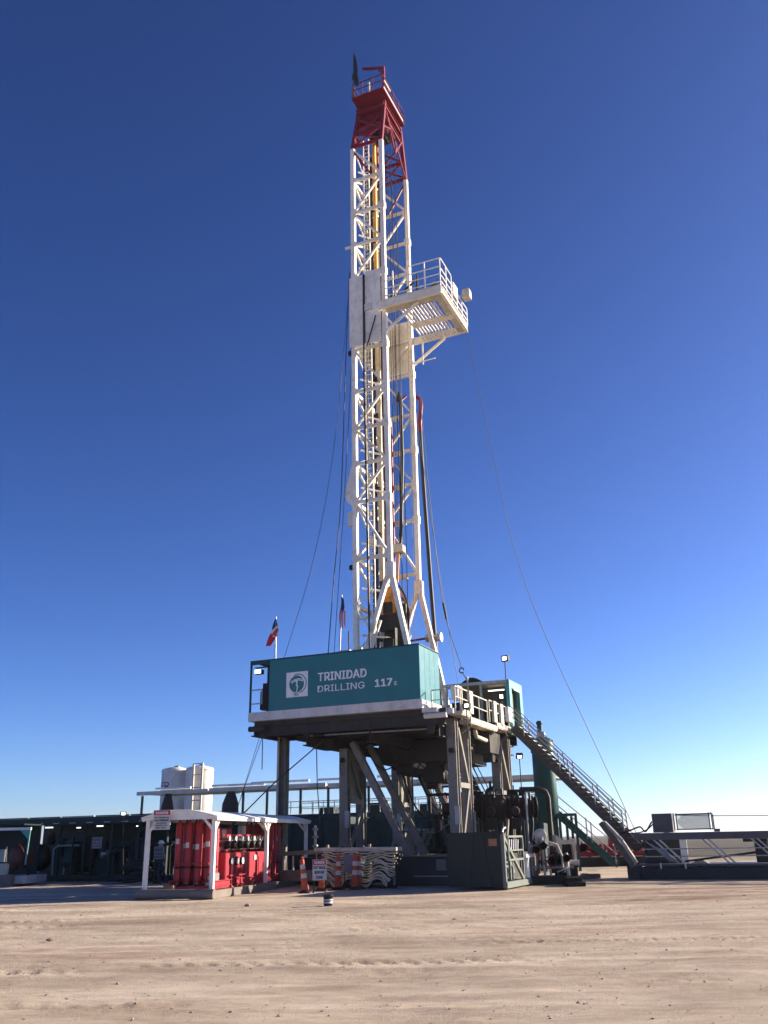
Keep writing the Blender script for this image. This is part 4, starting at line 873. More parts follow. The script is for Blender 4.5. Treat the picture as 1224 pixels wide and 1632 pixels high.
build(MB().bar((-0.8, 2.1, 1.95), (-0.8, 6.8, 1.95), 0.06).bar((-0.8, 2.1, 1.33), (-0.8, 2.1, 1.95), 0.06).bar((-0.8, 6.8, 1.33), (-0.8, 6.8, 1.95), 0.06), 'valve_frame', 'safety_red', ac)
build(MB().tube((-0.7, 2.2, 1.5), (-0.7, 6.7, 1.5), 0.05, n=10).tube((-0.7, 2.2, 1.75), (-0.7, 6.7, 1.75), 0.04, n=10), 'valve_header', 'galv', ac)
for k in range(7):
    y = 2.5+k*0.62
    vv = build(MB().lathe((-0.66, y, 1.62), [(0.06, 0), (0.14, 0.02), (0.14, 0.14), (0.06, 0.18)], 12, (1, 0, 0)), 'control_valve', 'black_steel', ac)
    build(MB().tube((-0.5, y, 1.62), (-0.42, y+0.12, 1.9), 0.02, n=6), 'lever', 'galv', vv)
    build(MB().lathe((-0.62, y+0.25, 1.84), [(0.085, 0), (0.085, 0.04)], 12, (1, 0, 0)), 'gauge', 'gauge_face', ac)
build(MB().cbox(-1.6, -1.1, 2.4, 4.2, 1.33, 2.2, 0.03), 'pump_cover', 'safety_red', ac)
build(MB().box(-1.09, -1.085, 3.2, 3.6, 1.85, 2.15), 'notice_plate', 'sign_white', ac)
build(MB().tube((-1.1, 5.2, 1.3), (-1.1, 5.2, 2.3), 0.16, n=12).lathe((-1.1, 4.7, 1.6), [(0.2, -0.5), (0.24, -0.45), (0.24, 0.45), (0.2, 0.5)], 14, (0, 1, 0)), 'electric_motor', 'galv', ac)
for k in range(4): bottle(-0.55-k*0.38, 7.3, 0.135, 2.4)
for k in range(4): bottle(-0.55-k*0.38, 7.75, 0.135, 2.4)
build(MB().box(-0.6, -0.36, 6.7, 6.78, 0.4, 2.35).box(-0.40, -0.36, 7.0, 7.1, 0.4, 2.3), 'bottle_rack', 'safety_red', ac)
for k in range(3): build(MB().pipe([(-0.28, 2.2+k*2.4, 0.30), (-0.20, 2.5+k*2.4, 0.14), (-0.12, 2.8+k*2.4, 0.34)], 0.05, 8), 'hose', 'safety_red', ac)
build(MB().cbox(-0.75, -0.4, 1.1, 1.5, 0.35, 0.75, 0.03).tube((-0.5, 0.95, 0.6), (-0.5, 1.15, 0.6), 0.1, n=10), 'air_pump', 'galv', ac)
single(MB().box(-1.9, -1.55, 0.35, 0.55, 0.25, 0.4), 'timber_block', 'timber', 'short wood block lying on the near end of the shelter skid', 'wood block', (-1.7, 0.45, 0.25), SHF)

# ---------------------------------------------------------------- signs
def sign(name, label, x0, x1, y, z0, z1, fr, lines, header='DANGER', base=None, posts=None, back=False, dull=False):
    t = thing(name, label, 'sign', base or ((x0+x1)/2, y, 0), fr)
    build(MB().box(x0, x1, y, y+0.012, z0, z1), 'board', 'sign_back_and_shaded' if back or dull else 'sign_white', t)  # dull boards are pale signs greyed to paint in their shadow
    if posts:
        for x in posts: build(MB().bar((x, y+0.04, 0), (x, y+0.04, z1), 0.035), 'post', 'black_steel', t)
        build(MB().bar((posts[0], y+0.04, 0.05), (posts[-1], y+0.04, 0.05), 0.04), 'foot', 'black_steel', t)
    if back: return t
    w, h = x1-x0, z1-z0
    if header:
        build(MB().box(x0+0.03*w, x1-0.03*w, y-0.006, y-0.002, z1-0.26*h, z1-0.03*h), 'header_panel', 'sign_red' if header == 'DANGER' else 'letter_black', t)
        text_mesh(header, 'lettering', 'letter_white', t, (x0+0.14*w, y-0.007, z1-0.21*h), (1, 0, 0), (0, 0, 1), 0.13*h, 0.72*w, 0.03, 0.003)
    for txt, zz, hh, ww in lines:
        text_mesh(txt, 'lettering', 'letter_black', t, (x0+w*(1-ww)/2, y-0.004, z0+zz*h), (1, 0, 0), (0, 0, 1), hh*h, ww*w, 0.02, 0.003)
    return t
sign('danger_sign', 'white danger sign hanging on the near end of the accumulator shelter', -2.12, -1.50, -0.26, 2.14, 2.76, SHF,
     [('NO SMOKING', 0.58, 0.07, 0.8), ('HIGH PRESSURE', 0.42, 0.10, 0.86), ('AUTHORIZED', 0.30, 0.06, 0.6), ('PERSONNEL ONLY', 0.19, 0.06, 0.75), ('KEEP AWAY', 0.06, 0.07, 0.6)], base=(-1.72, -0.26, 2.14))
sign('walkway_sign', 'white and red sign reading danger catwalk buffer zone on a wire stand', -2.76, -2.27, 33.6, 0.40, 1.08, WLD,
     [('CAT WALK', 0.54, 0.14, 0.9), ('BUFFER', 0.31, 0.14, 0.66), ('ZONE', 0.07, 0.14, 0.5)], posts=(-2.72, -2.31))
sign('blank_sign', 'grey back of a small sign between the two striped delineators', -1.78, -1.30, 35.9, 0.55, 1.2, WLD, [], back=True, posts=(-1.74, -1.34))
sign('notice_sign', 'pale notice board with a lit tube above it on the pump house front', -13.98, -13.52, 44.2, 1.55, 2.05, WLD,
     [('NOTICE', 0.7, 0.14, 0.7), ('KEEP OUT', 0.4, 0.1, 0.8), ('DO NOT ENTER', 0.15, 0.1, 0.85)], header=None, base=(-13.75, 44.2, 1.55), dull=True)
sign('notice_sign', 'small pale notice behind the left shelter post beside the worker', -10.72, -10.30, 42.9, 1.05, 1.6, WLD,
     [('CAUTION', 0.65, 0.16, 0.8), ('HEARING', 0.35, 0.12, 0.75), ('PROTECTION', 0.1, 0.12, 0.85)], header=None, posts=(-10.68, -10.34), dull=True)
# ---------------------------------------------------------------- delineators, bucket, loose bits
def delineator(label, x, y, h=1.15, tilt=0.0):
    t = thing('delineator_post', label, 'delineator', (x, y, 0), WLD, 'orange and white delineator posts by the hose rack')
    L = lambda z: (x+tilt*z, y, z)
    build(MB().lathe((x, y, 0), [(0.26, 0.0), (0.26, 0.04), (0.17, 0.08), (0.15, 0.10)], 8), 'base', 'rubber', t)
    zs = [0.1, 0.42*h, 0.55*h, 0.68*h, 0.81*h, 0.95*h]; mats = ['cone_orange', 'reflective_white', 'cone_orange', 'reflective_white', 'cone_orange']
    rad = lambda z: 0.135-0.06*z/h
    for k in range(5):
        build(MB().tube(L(zs[k]), L(zs[k+1]), rad(zs[k]), rad(zs[k+1]), 14, cap=(k == 4)), 'band', mats[k], t)
    build(MB().tube(L(0.95*h), L(h), 0.035, 0.03, 8).pipe([L(h), (x+tilt*h+0.04, y, h+0.05), (x+tilt*h+0.08, y, h+0.02), (x+tilt*h+0.06, y, h-0.04)], 0.018, 6), 'grip', 'cone_orange', t)
delineator('orange and white striped delineator leaning beside the right shelter post', -2.98, 33.5, 1.15, -0.14)
delineator('striped delineator standing behind the buffer zone sign', -2.5, 34.6, 1.12, 0.0)
delineator('upright striped delineator left of the small grey sign back', -1.96, 35.3, 1.2, 0.02)
delineator('upright striped delineator right of the small grey sign back', -1.33, 35.2, 1.2, 0.0)
delineator('striped delineator half hidden directly behind another beside the wavy hoses', -1.20, 35.5, 1.18, 0.0)
bk = thing('plastic_bucket', 'black plastic bucket with white label standing alone on the dirt', 'bucket', (-1.76, 26.8, 0), WLD)
build(MB().lathe((-1.76, 26.8, 0), [(0.11, 0.0), (0.115, 0.005), (0.135, 0.26), (0.145, 0.262), (0.145, 0.29), (0.128, 0.29), (0.10, 0.03)], 22), 'shell', 'rubber', bk)
build(MB().lathe((-1.76, 26.8, 0), [(0.1222, 0.07), (0.1265, 0.12), (0.1225, 0.12)], 22).lathe((-1.76, 26.8, 0), [(0.1282, 0.145), (0.131, 0.18), (0.127, 0.18)], 22), 'label', 'sign_white', bk)
build(MB().pipe([(-1.76+0.15*math.cos(t), 26.8-0.05, 0.25+0.05*math.sin(t)-0.07*math.sin(t)) for t in [k*math.pi/8 for k in range(9)]], 0.004, 5), 'handle', 'galv', bk)
def clod(x, y, r, seed, lab):
    rs = random.Random(seed); prof = [(r*0.5, -0.2*r), (r, 0.1*r), (r*0.8, 0.5*r), (r*0.3, 0.75*r)]
    mb = MB().lathe((0, 0, 0), prof, 9); mb.v = [(x+vx*rs.uniform(.75, 1.3)*1.2, y+vy*rs.uniform(.75, 1.3), vz) for vx, vy, vz in mb.v]
    mb.sm = [False]*len(mb.sm)
    single(mb, 'dirt_clod', 'clod', lab, 'clod', (x, y, 0), WLD, 'clods on the yard')
clod(-6.55, 18.7, 0.06, 1, 'dark clod lying alone on the dirt in the left foreground')
clod(1.4, 21.5, 0.05, 4, 'flat clod on the dirt in front of the dark green box')
clod(-4.1, 27.5, 0.08, 5, 'reddish clod on the dirt before the near shelter corner')

# ---------------------------------------------------------------- cable rack with wavy hoses
rk = thing('hose_rack', 'steel rack with a stack of cream hoses hanging in waves in front of the substructure', 'hose rack', (-2.4, -1, 0))
for a in (-3.75, -2.75, -1.95, -0.95): build(MB().bar((a, -0.8, 0), (a, -0.8, 1.55 if a != -0.95 else 1.3), 0.09), 'upright', 'sub_grey', rk)
for b in (-1.0, -0.55): build(MB().tube((-4.2, b, 1.36), (-0.75, b, 1.36), 0.075, n=12), 'top_pipe', 'gallery_cream', rk)
build(MB().bar((-4.0, -0.8, 0.06), (-0.9, -0.8, 0.06), 0.2, 0.1), 'sill', 'black_steel', rk)
rs = random.Random(11)
for k in range(14):
    z = 1.24-k*0.080+rs.uniform(-0.012, 0.012); amp = 0.03+0.011*k*rs.uniform(0.8, 1.25); a0 = -3.95+rs.uniform(0, .1); a1 = -0.72-0.02*k-rs.uniform(0, 0.1)-(0.12 if k > 10 else 0)
    b = -0.98+rs.uniform(-0.08, 0.10)
    ph = rs.uniform(-0.12, 0.12); pts = []
    for i in range(34):
        a = a0+(a1-a0)*i/33; w = math.cos(2*math.pi*(a+1.52+ph*0.5)/1.12)
        sgn = amp*(abs(w)**0.7)*(1 if w > 0 else -1)
        drop = -0.06*max(0, (a+1.0))*4 if k > 4 else 0
        pts.append((a, b+0.03*math.sin(a*5+k), max(0.06, z+sgn+drop+0.008*math.sin(a*17+k*2))))
    build(MB().pipe(pts, 0.023 if k < 10 else 0.032, 7), 'hose', 'hose_cream', rk)
    if k % 2 == 0:
        pts2 = [(p[0]+0.05, p[1]+0.16, p[2]-0.03+0.03*math.sin(p[0]*3+k)) for p in pts]
        build(MB().pipe(pts2, 0.03, 7), 'hose', 'cable', rk)
# low pipe rail between the shelter and the hose rack
pr = thing('pipe_rail', 'low grey pipe rail with short uprights between the white shelter and the hose rack', 'rail', (-6.2, -0.2, 0))
build(MB().bar((-8.2, 0.2, 1.15), (-4.3, -0.3, 1.3), 0.1, 0.16), 'top_beam', 'sub_grey', pr)
build(MB().bar((-8.2, 0.2, 0.42), (-4.3, -0.3, 0.42), 0.12, 0.4), 'lower_beam', 'skid_grey', pr)
for k in range(7): build(MB().bar((-7.9+k*0.45, 0.15-k*0.055, 0.4), (-7.9+k*0.45, 0.15-k*0.055, 1.15), 0.06), 'upright', 'gallery_cream', pr)
vp = thing('valve_stand', 'short pale valve standpipe hanging in front of the dark tanks left of the columns', 'valve', (-5.2, 0.9, 0))
build(MB().tube((-5.2, 0.9, 1.3), (-5.2, 0.9, 2.3), 0.06, n=8), 'pipe', 'gallery_cream', vp)
for z in (1.5, 1.85, 2.15): build(MB().lathe((-5.2, 0.9, z), [(0.11, -0.05), (0.13, 0), (0.11, 0.05)], 10), 'flange', 'galv', vp)
build(MB().tube((-5.2, 0.9, 0), (-5.2, 0.9, 1.3), 0.09, n=8), 'pedestal', 'black_steel', vp)

# ---------------------------------------------------------------- dark green box skid
gb = thing('pump_skid_box', 'dark green steel box skid with open framed end in front of the substructure', 'skid', (2.6, 0.3, 0))
build(MB().box(1.57, 3.56, -1.85, 2.35, 0.12, 0.2), 'floor', 'box_green', gb)
build(MB().box(1.57, 3.63, -1.88, -1.82, 0.1, 1.84), 'near_wall', 'box_green', gb)
build(MB().plate([(2.2, -1.884, 0.12), (2.45, -1.884, 1.8), (2.6, -1.884, 1.8), (2.35, -1.884, 0.12)], (0, -0.02, 0)), 'wall_rib', 'box_green', gb)
build(MB().plate([(3.02, -1.884, 0.12), (2.80, -1.884, 1.8), (2.93, -1.884, 1.8), (3.15, -1.884, 0.12)], (0, -0.02, 0)), 'wall_rib', 'box_green', gb)
build(MB().box(1.52, 3.66, -1.93, -1.80, 1.80, 1.88), 'top_rail', 'box_green', gb)
build(MB().box(1.57, 1.62, -1.80, 2.3, 0.2, 1.84), 'left_wall', 'box_green', gb)
build(MB().box(1.65, 2.55, -1.5, 1.2, 1.6, 1.75), 'lid', 'box_green', gb)
build(MB().box(3.12, 3.42, -1.91, -1.886, 1.42, 1.66), 'copper_plate', 'copper_sign', gb)
for b0, b1, z0, z1, w in ((-1.85, -1.85, 0.1, 1.84, 0.12), (2.3, 2.3, 0.1, 0.5, 0.1), (-1.2, -1.2, 0.3, 1.0, 0.08), (-0.85, -0.85, 0.3, 0.95, 0.06), (0.55, 0.55, 0.3, 1.7, 0.08)):
    build(MB().bar((3.62, b0+0.02, z0), (3.62, b1+0.02, z1), w), 'upright', 'frame_greygreen', gb)
build(MB().bar((3.63, -1.88, 0.16), (3.63, 2.4, 0.16), 0.16, 0.2), 'bottom_rail', 'frame_greygreen', gb)
build(MB().bar((3.62, -1.8, 1.75), (3.62, 0.5, 0.28), 0.08, 0.12), 'diagonal', 'frame_greygreen', gb)
build(MB().bar((3.6, -1.75, 1.55), (3.6, -0.6, 0.5), 0.06, 0.1), 'diagonal', 'frame_greygreen', gb)
fr_ = build(MB().bar((3.64, -1.35, 1.72), (3.64, 0.55, 1.72), 0.07).bar((3.64, -1.35, 0.95), (3.64, 0.55, 0.95), 0.07).bar((3.64, -1.35, 0.95), (3.64, -1.35, 1.72), 0.07).bar((3.64, 0.55, 0.95), (3.64, 0.55, 1.72), 0.07).bar((3.64, -1.35, 1.26), (3.64, 0.55, 1.26), 0.05), 'window_frame', 'frame_greygreen', gb)
for k in range(6): build(MB().tube((3.5, -1.1+k*0.28, 1.28), (3.5, -1.0+k*0.28, 1.62), 0.05, n=8), 'hose_fitting', 'galv', gb)
build(MB().box(3.2, 3.5, -1.2, 0.45, 1.0, 1.22), 'control_block', 'black_steel', gb)
build(MB().lathe((3.0, -0.4, 0.65), [(0.28, -0.8), (0.33, -0.7), (0.33, 0.7), (0.28, 0.8)], 16, (0, 1, 0)), 'motor', 'frame_greygreen', gb)
build(MB().pipe([(3.62, 0.9, 0.3), (3.62, 0.95, 0.8), (3.65, 1.0, 1.0)], 0.09, 10), 'white_pipe', 'shelter_white', gb)
build(MB().box(3.4, 3.72, 0.7, 1.9, 0.98, 1.1).tube((3.6, 1.15, 0.2), (3.6, 1.15, 0.98), 0.1, n=10), 'white_bracket', 'shelter_white', gb)
for k in range(3): build(MB().bar((3.62, 1.35+k*0.36, 0.25), (3.62, 1.3+k*0.36, 0.95), 0.06), 'upright', 'frame_greygreen', gb)
build(MB().pipe([(3.6, -1.82, 1.84), (3.6, -1.7, 1.97), (3.6, -1.4, 2.02)], 0.045, 8), 'lifting_hook', 'galv', gb)

# ---------------------------------------------------------------- blowout preventer on its stand
bp_ = thing('blowout_preventer', 'dark rusty blowout preventer stack lying on a stand beside the substructure', 'blowout preventer', (4.3, 39.2, 0), WLD)
def seg(x0, prof, nm, mat='rust_steel', z=2.85): return build(MB().lathe((x0, 39.2, z), prof, 22, (1, 0, 0)), nm, mat, bp_)
seg(2.2, [(0.25, 0), (0.25, 0.5), (0.3, 0.5), (0.3, 0.9)], 'riser')
seg(3.0, [(0.42, 0), (0.42, 0.08), (0.34, 0.1), (0.36, 0.7), (0.42, 0.72), (0.42, 0.8)], 'spool')
seg(3.85, [(0.50, 0), (0.58, 0.05), (0.58, 0.85), (0.50, 0.95), (0.40, 1.05)], 'annular_body')
seg(4.95, [(0.45, 0), (0.45, 0.09), (0.36, 0.1), (0.36, 0.32), (0.47, 0.33), (0.47, 0.43)], 'ram_body')
seg(5.42, [(0.42, 0), (0.42, 0.36), (0.36, 0.38), (0.36, 0.5), (0.48, 0.51), (0.48, 0.6)], 'ram_body')
for k in range(12):
    t = k*math.pi/6; build(MB().tube((5.38, 39.2+0.43*math.cos(t), 2.85+0.43*math.sin(t)), (5.46, 39.2+0.43*math.cos(t), 2.85+0.43*math.sin(t)), 0.03, n=6), 'bolt', 'black_steel', bp_)
whl = seg(6.1, [(0.46, 0), (0.46, 0.06), (0.38, 0.06), (0.38, 0), (0.46, 0)], 'hand_wheel', 'black_steel')
for k in range(4): 
    t = k*math.pi/4; build(MB().bar((6.13, 39.2+0.4*math.cos(t), 2.85+0.4*math.sin(t)), (6.13, 39.2-0.4*math.cos(t), 2.85-0.4*math.sin(t)), 0.04), 'spoke', 'black_steel', whl)
build(MB().tube((5.95, 39.2, 2.85), (6.2, 39.2, 2.85), 0.12, n=10), 'stem', 'black_steel', bp_)
for x in (3.3, 4.6, 5.8):
    for y in (38.8, 39.6): build(MB().bar((x, y, 0), (x, y, 2.4), 0.12), 'stand_leg', 'teal_machine', bp_)
    build(MB().bar((x, 38.7, 2.35), (x, 39.7, 2.35), 0.14), 'saddle', 'teal_machine', bp_)
for y in (38.8, 39.6): build(MB().bar((3.2, y, 1.2), (6.0, y, 1.2), 0.1), 'stand_rail', 'teal_machine', bp_)
for k, (x, z) in enumerate(((4.1, 3.5), (4.45, 3.55), (5.1, 3.4), (5.6, 3.4))):
    build(MB().pipe([(x, 39.0, 2.9), (x, 38.9, z), (x+0.25, 38.85, z+0.05), (x+0.3, 38.8, 2.2), (x+0.2, 38.7, 1.6)], 0.05, 8), 'hydraulic_hose', 'rubber', bp_)
build(MB().box(4.0, 5.1, 38.6, 38.64, 3.32, 3.36).bar((4.0, 38.62, 2.3), (4.0, 38.62, 3.35), 0.03).bar((5.1, 38.62, 2.3), (5.1, 38.62, 3.35), 0.03), 'guard_rail', 'black_steel', bp_)
for x in (3.2, 3.6, 4.3, 5.2, 5.6): seg(x, [(0.40, 0), (0.49, 0.01), (0.49, 0.05), (0.40, 0.06)], 'flange')
for k in range(9):
    x = 3.1+k*0.36; build(MB().tube((x, 38.66, 0.3), (x+0.05*(k % 3), 38.68, (1.9, 2.7, 2.3, 3.4)[k % 4]), 0.03+0.02*(k % 3), n=8), 'control_line', ('rubber', 'galv', 'rust_steel')[k % 3], bp_)
for x in (3.95, 4.95): build(MB().cbox(x, x+0.4, 38.5, 38.75, 2.0, 2.45, 0.04).lathe((x+0.2, 38.45, 2.7), [(0.16, -0.1), (0.2, 0), (0.16, 0.1)], 12, (0, 1, 0)), 'bonnet', 'rust_steel', bp_)
build(MB().box(5.05, 5.75, 39.4, 40.0, 3.35, 3.6), 'tool_box', 'black_steel', bp_)

# ---------------------------------------------------------------- choke manifold and pale frame right of the box
ck = thing('choke_manifold', 'cluster of silver pipes, valves and gauges right of the green box', 'manifold', (5.95, 36.3, 0), WLD)
build(MB().box(5.3, 7.0, 35.7, 37.0, 0.05, 0.3), 'skid', 'black_steel', ck)
build(MB().lathe((5.75, 36.2, 1.75), [(0.05, -0.03), (0.24, -0.03), (0.24, 0.03), (0.05, 0.03)], 20, (0, 1, 0)), 'drum_face', 'pump_cream', ck)
rs = random.Random(5)
for k in range(7):
    x = 5.35+0.22*k; zt = rs.uniform(1.0, 1.75)
    build(MB().tube((x, 36.1+rs.uniform(-.2, .3), 0.3), (x, 36.1, zt), rs.uniform(0.035, 0.07), n=9), 'riser_pipe', rs.choice(('galv', 'pump_cream', 'valve_red', 'black_steel')), ck)
for k in range(5):
    c = (5.5+0.28*k, 35.95, rs.uniform(0.7, 1.4))
    vb = build(MB().lathe(c, [(0.07, -0.12), (0.13, -0.1), (0.13, 0.1), (0.07, 0.12)], 12, (0, 0.3, 1)), 'valve_body', ('valve_red', 'galv', 'black_steel')[k % 3], ck)
    build(MB().lathe((c[0], c[1]-0.15, c[2]), [(0.14, -0.015), (0.14, 0.015), (0.11, 0.015), (0.11, -0.015), (0.14, -0.015)], 14, (0, 1, 0)), 'hand_wheel', 'galv', vb)
build(MB().lathe((6.25, 36.1, 0.95), [(0.16, -0.25), (0.24, -0.2), (0.26, 0), (0.24, 0.2), (0.16, 0.25)], 16, (0, 1, 0)), 'pump_body', 'black_steel', ck)
for k in range(12):
    x = 5.4+rs.uniform(0, 1.3); z = rs.uniform(0.4, 1.3)
    build(MB().pipe([(x, 35.9, z), (x+rs.uniform(-.2, .2), 35.85, z+0.15), (x+rs.uniform(-.35, .35), 35.9, z+rs.uniform(-.2, .4))], rs.uniform(0.015, 0.035), 7), 'small_line', rs.choice(('galv', 'pump_cream', 'valve_red', 'rubber', 'black_steel')), ck)
build(MB().tube((5.3, 36.0, 0.6), (6.9, 36.0, 0.6), 0.06, n=10), 'header_pipe', 'galv', ck)
build(MB().tube((5.3, 36.0, 1.35), (6.3, 36.0, 1.4), 0.04, n=10).pipe([(6.0, 35.9, 1.5), (6.3, 35.8, 1.4), (6.45, 35.8, 1.0), (6.45, 35.8, 0.6)], 0.04, 8), 'header_pipe', 'pump_cream', ck)
cf = thing('roller_unit', 'pale grey square steel housing with a roller beside the choke manifold', 'winch', (6.75, 36.6, 0.5), WLD)
build(MB().plate([(6.35, 36.2, 0.7), (6.55, 36.2, 0.7), (6.55, 36.2, 1.62), (6.35, 36.2, 1.75)], (0, 0.8, 0)), 'side_plate', 'gallery_cream', cf)
build(MB().box(7.02, 7.1, 36.3, 37.0, 0.75, 1.6), 'side_plate', 'gallery_cream', cf)
build(MB().box(6.56, 7.01, 36.25, 36.35, 1.42, 1.56), 'cross_beam', 'gallery_cream', cf)
build(MB().tube((6.4, 36.2, 0.75), (7.15, 36.2, 0.75), 0.1, n=12), 'roller', 'gallery_cream', cf)
build(MB().box(6.57, 7.0, 36.7, 36.8, 0.7, 1.4), 'back_plate', 'black_steel', cf)
build(MB().box(6.3, 7.2, 36.2, 37.4, 0.0, 0.28).box(6.4, 7.1, 36.3, 37.0, 0.28, 0.68), 'pedestal', 'black_steel', cf)
single(MB().box(6.3, 6.95, 34.3, 35.3, 0.0, 0.14).box(6.35, 6.85, 34.5, 35.2, 0.141, 0.3), 'timber_mat', 'black_steel', 'dark flat steel step on the dirt right of the green box', 'step', (6.6, 34.8, 0), WLD)

# ---------------------------------------------------------------- mud gas separator
mg = thing('gas_separator', 'tall teal cylindrical separator tank on legs behind the long stair', 'tank', (8.4, 50, 0), WLD)
build(MB().lathe((8.42, 50, 0), [(0.1, 2.35), (0.45, 2.45), (0.60, 2.7), (0.60, 6.5), (0.45, 6.75), (0.1, 6.85)], 28), 'vessel', 'teal_dark', mg)
for k in range(4):
    t = R(45+90*k); x, y = 8.42+0.55*math.cos(t), 50+0.55*math.sin(t)
    build(MB().bar((x, y, 0), (x, y, 2.8), 0.12), 'leg', 'teal_dark', mg)
build(MB().lathe((8.42, 50, 0), [(0.62, 6.0), (0.66, 6.02), (0.66, 6.1), (0.62, 6.12)], 28), 'band', 'teal_dark', mg)
build(MB().tube((8.35, 50, 6.8), (8.35, 50, 7.5), 0.14, n=12).lathe((8.35, 50, 7.5), [(0.16, 0), (0.18, 0.02), (0.18, 0.12), (0.1, 0.2)], 12), 'vent_stack', 'teal_dark', mg)
build(MB().cbox(8.2, 8.6, 49.8, 50.2, 6.85, 7.1, 0.05).tube((8.6, 50, 6.7), (9.0, 50, 6.55), 0.12, n=10), 'relief_valve', 'galv', mg)
pf = thing('separator_platform', 'small teal framed platform with a lower stair beside the separator tank', 'platform', (9.2, 50, 0), WLD)
for x, y in ((8.9, 49.2), (9.25, 49.2), (9.75, 49.2), (9.75, 50.4)): build(MB().bar((x, y, 0), (x, y, 2.75), 0.12), 'post', 'teal_dark', pf)
build(MB().box(8.85, 9.8, 49.15, 50.5, 2.7, 2.82), 'deck', 'teal_dark', pf)
A0, A1 = Vector((8.95, 0, 2.9)), Vector((11.9, 0, 0.2))
for y in (50.0, 50.8): build(MB().bar(A0+Vector((0, y, 0)), A1+Vector((0, y, 0)), 0.06, 0.26), 'stringer', 'teal_dark', pf)
for k in range(12):
    c = A0.lerp(A1, (k+0.5)/12); build(MB().box(c.x-0.12, c.x+0.14, 49.97, 50.83, c.z+0.1, c.z+0.14), 'tread', 'galv', pf)
mb = MB()
for h in (0.55, 1.05): mb.tube(A0+Vector((-0.2, 49.95, h)), A1+Vector((0, 49.95, h)), 0.03, n=6)
for t in (0.02, 0.5, 0.58, 0.97): c = A0.lerp(A1, t)+Vector((0, 49.95, 0)); mb.bar(c, c+Vector((0, 0, 1.05)), 0.05)
build(mb, 'handrail', 'galv', pf)
# pipework behind the blowout preventer
for i, (x, zt, r, lab) in enumerate(((4.9, 4.05, 0.13, 'thick dark pipe bend rising behind the blowout preventer on the left'), (8.0, 3.95, 0.13, 'thick dark pipe bend rising behind the blowout preventer beside the teal tank'))):
    s_ = -1 if i == 0 else 1
    wirething('pipe_bend', 'black_steel', lab, 'pipe', [(x, 47, 0), (x, 47, zt-0.4), (x-0.1*s_, 47, zt-0.12), (x-0.4*s_, 47, zt), (x-1.4*s_, 47, zt)], r, WLD, n=12)
wp = thing('choke_line_stand', 'dark stacked choke valve column behind the blowout preventer', 'valve', (4.35, 45, 0), WLD)
build(MB().tube((4.35, 45, 0), (4.35, 45, 3.7), 0.12, n=10), 'stem', 'black_steel', wp)
for k in range(6): build(MB().lathe((4.35, 45, 2.5+k*0.22), [(0.1, -0.06), (0.21, -0.05), (0.21, 0.05), (0.1, 0.06)], 12), 'flange', 'black_steel', wp)
# rear stair and ladder seen below the floor
rsr = thing('rear_stair', 'dark open stair behind the substructure seen below the floor', 'stair', (-1.6, 12.5, 0))
B0, B1 = Vector((-3.35, 0, 6.9)), Vector((-0.2, 0, 0.2))
for b in (12.2, 13.0): build(MB().bar(B0+Vector((0, b, 0)), B1+Vector((0, b, 0)), 0.06, 0.24), 'stringer', 'black_steel', rsr)
for k in range(24):
    c = B0.lerp(B1, (k+.5)/24); build(MB().box(c.x-0.12, c.x+0.12, 12.15, 13.05, c.z, c.z+0.04), 'tread', 'gallery_cream' if k % 3 else 'galv', rsr)
mb = MB()
for b in (12.15, 13.05):
    for h in (0.5, 1.0): mb.tube(B0+Vector((0.1, b, h)), B1+Vector((0.1, b, h)), 0.025, n=6)
build(mb, 'handrail', 'black_steel', rsr)
rv = thing('red_valve', 'small red valve with tee handle on the pipe behind the rear stair', 'valve', (-2.0, 11.3, 4.1))
build(MB().box(-2.35, -1.9, 11.2, 11.3, 5.35, 5.75).bar((-2.12, 11.25, 4.7), (-2.12, 11.25, 5.35), 0.1), 'body', 'valve_red', rv)
build(MB().bar((-2.12, 11.25, 0), (-2.12, 11.25, 4.7), 0.06), 'stem', 'black_steel', rv)
floodlight('floodlight on a thin pole below the teal doorway', (6.7, 47, 0), (6.7, 47, 5.45), (0.0, -0.75, -0.55), 0.42, 0.34, True, WLD)  # lens has the glowing lamp material
floodlight('lit floodlight on a thin pole above the pump house at the left', (-12.4, 44.3, 0), (-12.65, 44.3, 2.98), (0.3, -0.9, 0.1), 0.36, 0.22, True, WLD)

# ---------------------------------------------------------------- red valve manifold far right
def red_valve(x, y, h, lab):
    t = thing('valve_tree', lab, 'valve', (x, y, 0), WLD, 'red valves behind the catwalk')
    build(MB().box(x-0.45, x+0.45, y-0.2, y+0.2, 0.55, 0.8).box(x-0.4, x-0.28, y-0.15, y+0.15, 0, 0.55).box(x+0.28, x+0.4, y-0.15, y+0.15, 0, 0.55), 'base', 'valve_red', t)
    build(MB().lathe((x, y, 0), [(0.2, 0.8), (0.28, 0.82), (0.28, 0.92), (0.17, 0.95), (0.17, h-0.4), (0.26, h-0.38), (0.26, h-0.26), (0.1, h-0.2), (0.07, h)], 14), 'body', 'valve_red', t)
    build(MB().tube((x-0.4, y, 1.05), (x+0.4, y, 1.05), 0.12, n=10).lathe((x+0.4, y, 1.05), [(0.2, -0.05), (0.2, 0.05)], 12, (1, 0, 0)).lathe((x-0.4, y, 1.05), [(0.2, -0.05), (0.2, 0.05)], 12, (1, 0, 0)), 'cross_bore', 'valve_red', t)
    build(MB().lathe((x, y-0.3, h-0.3), [(0.24, -0.02), (0.24, 0.02), (0.19, 0.02), (0.19, -0.02), (0.24, -0.02)], 14, (0, 1, 0)).bar((x-0.2, y-0.3, h-0.3), (x+0.2, y-0.3, h-0.3), 0.03), 'hand_wheel', 'valve_red', t)
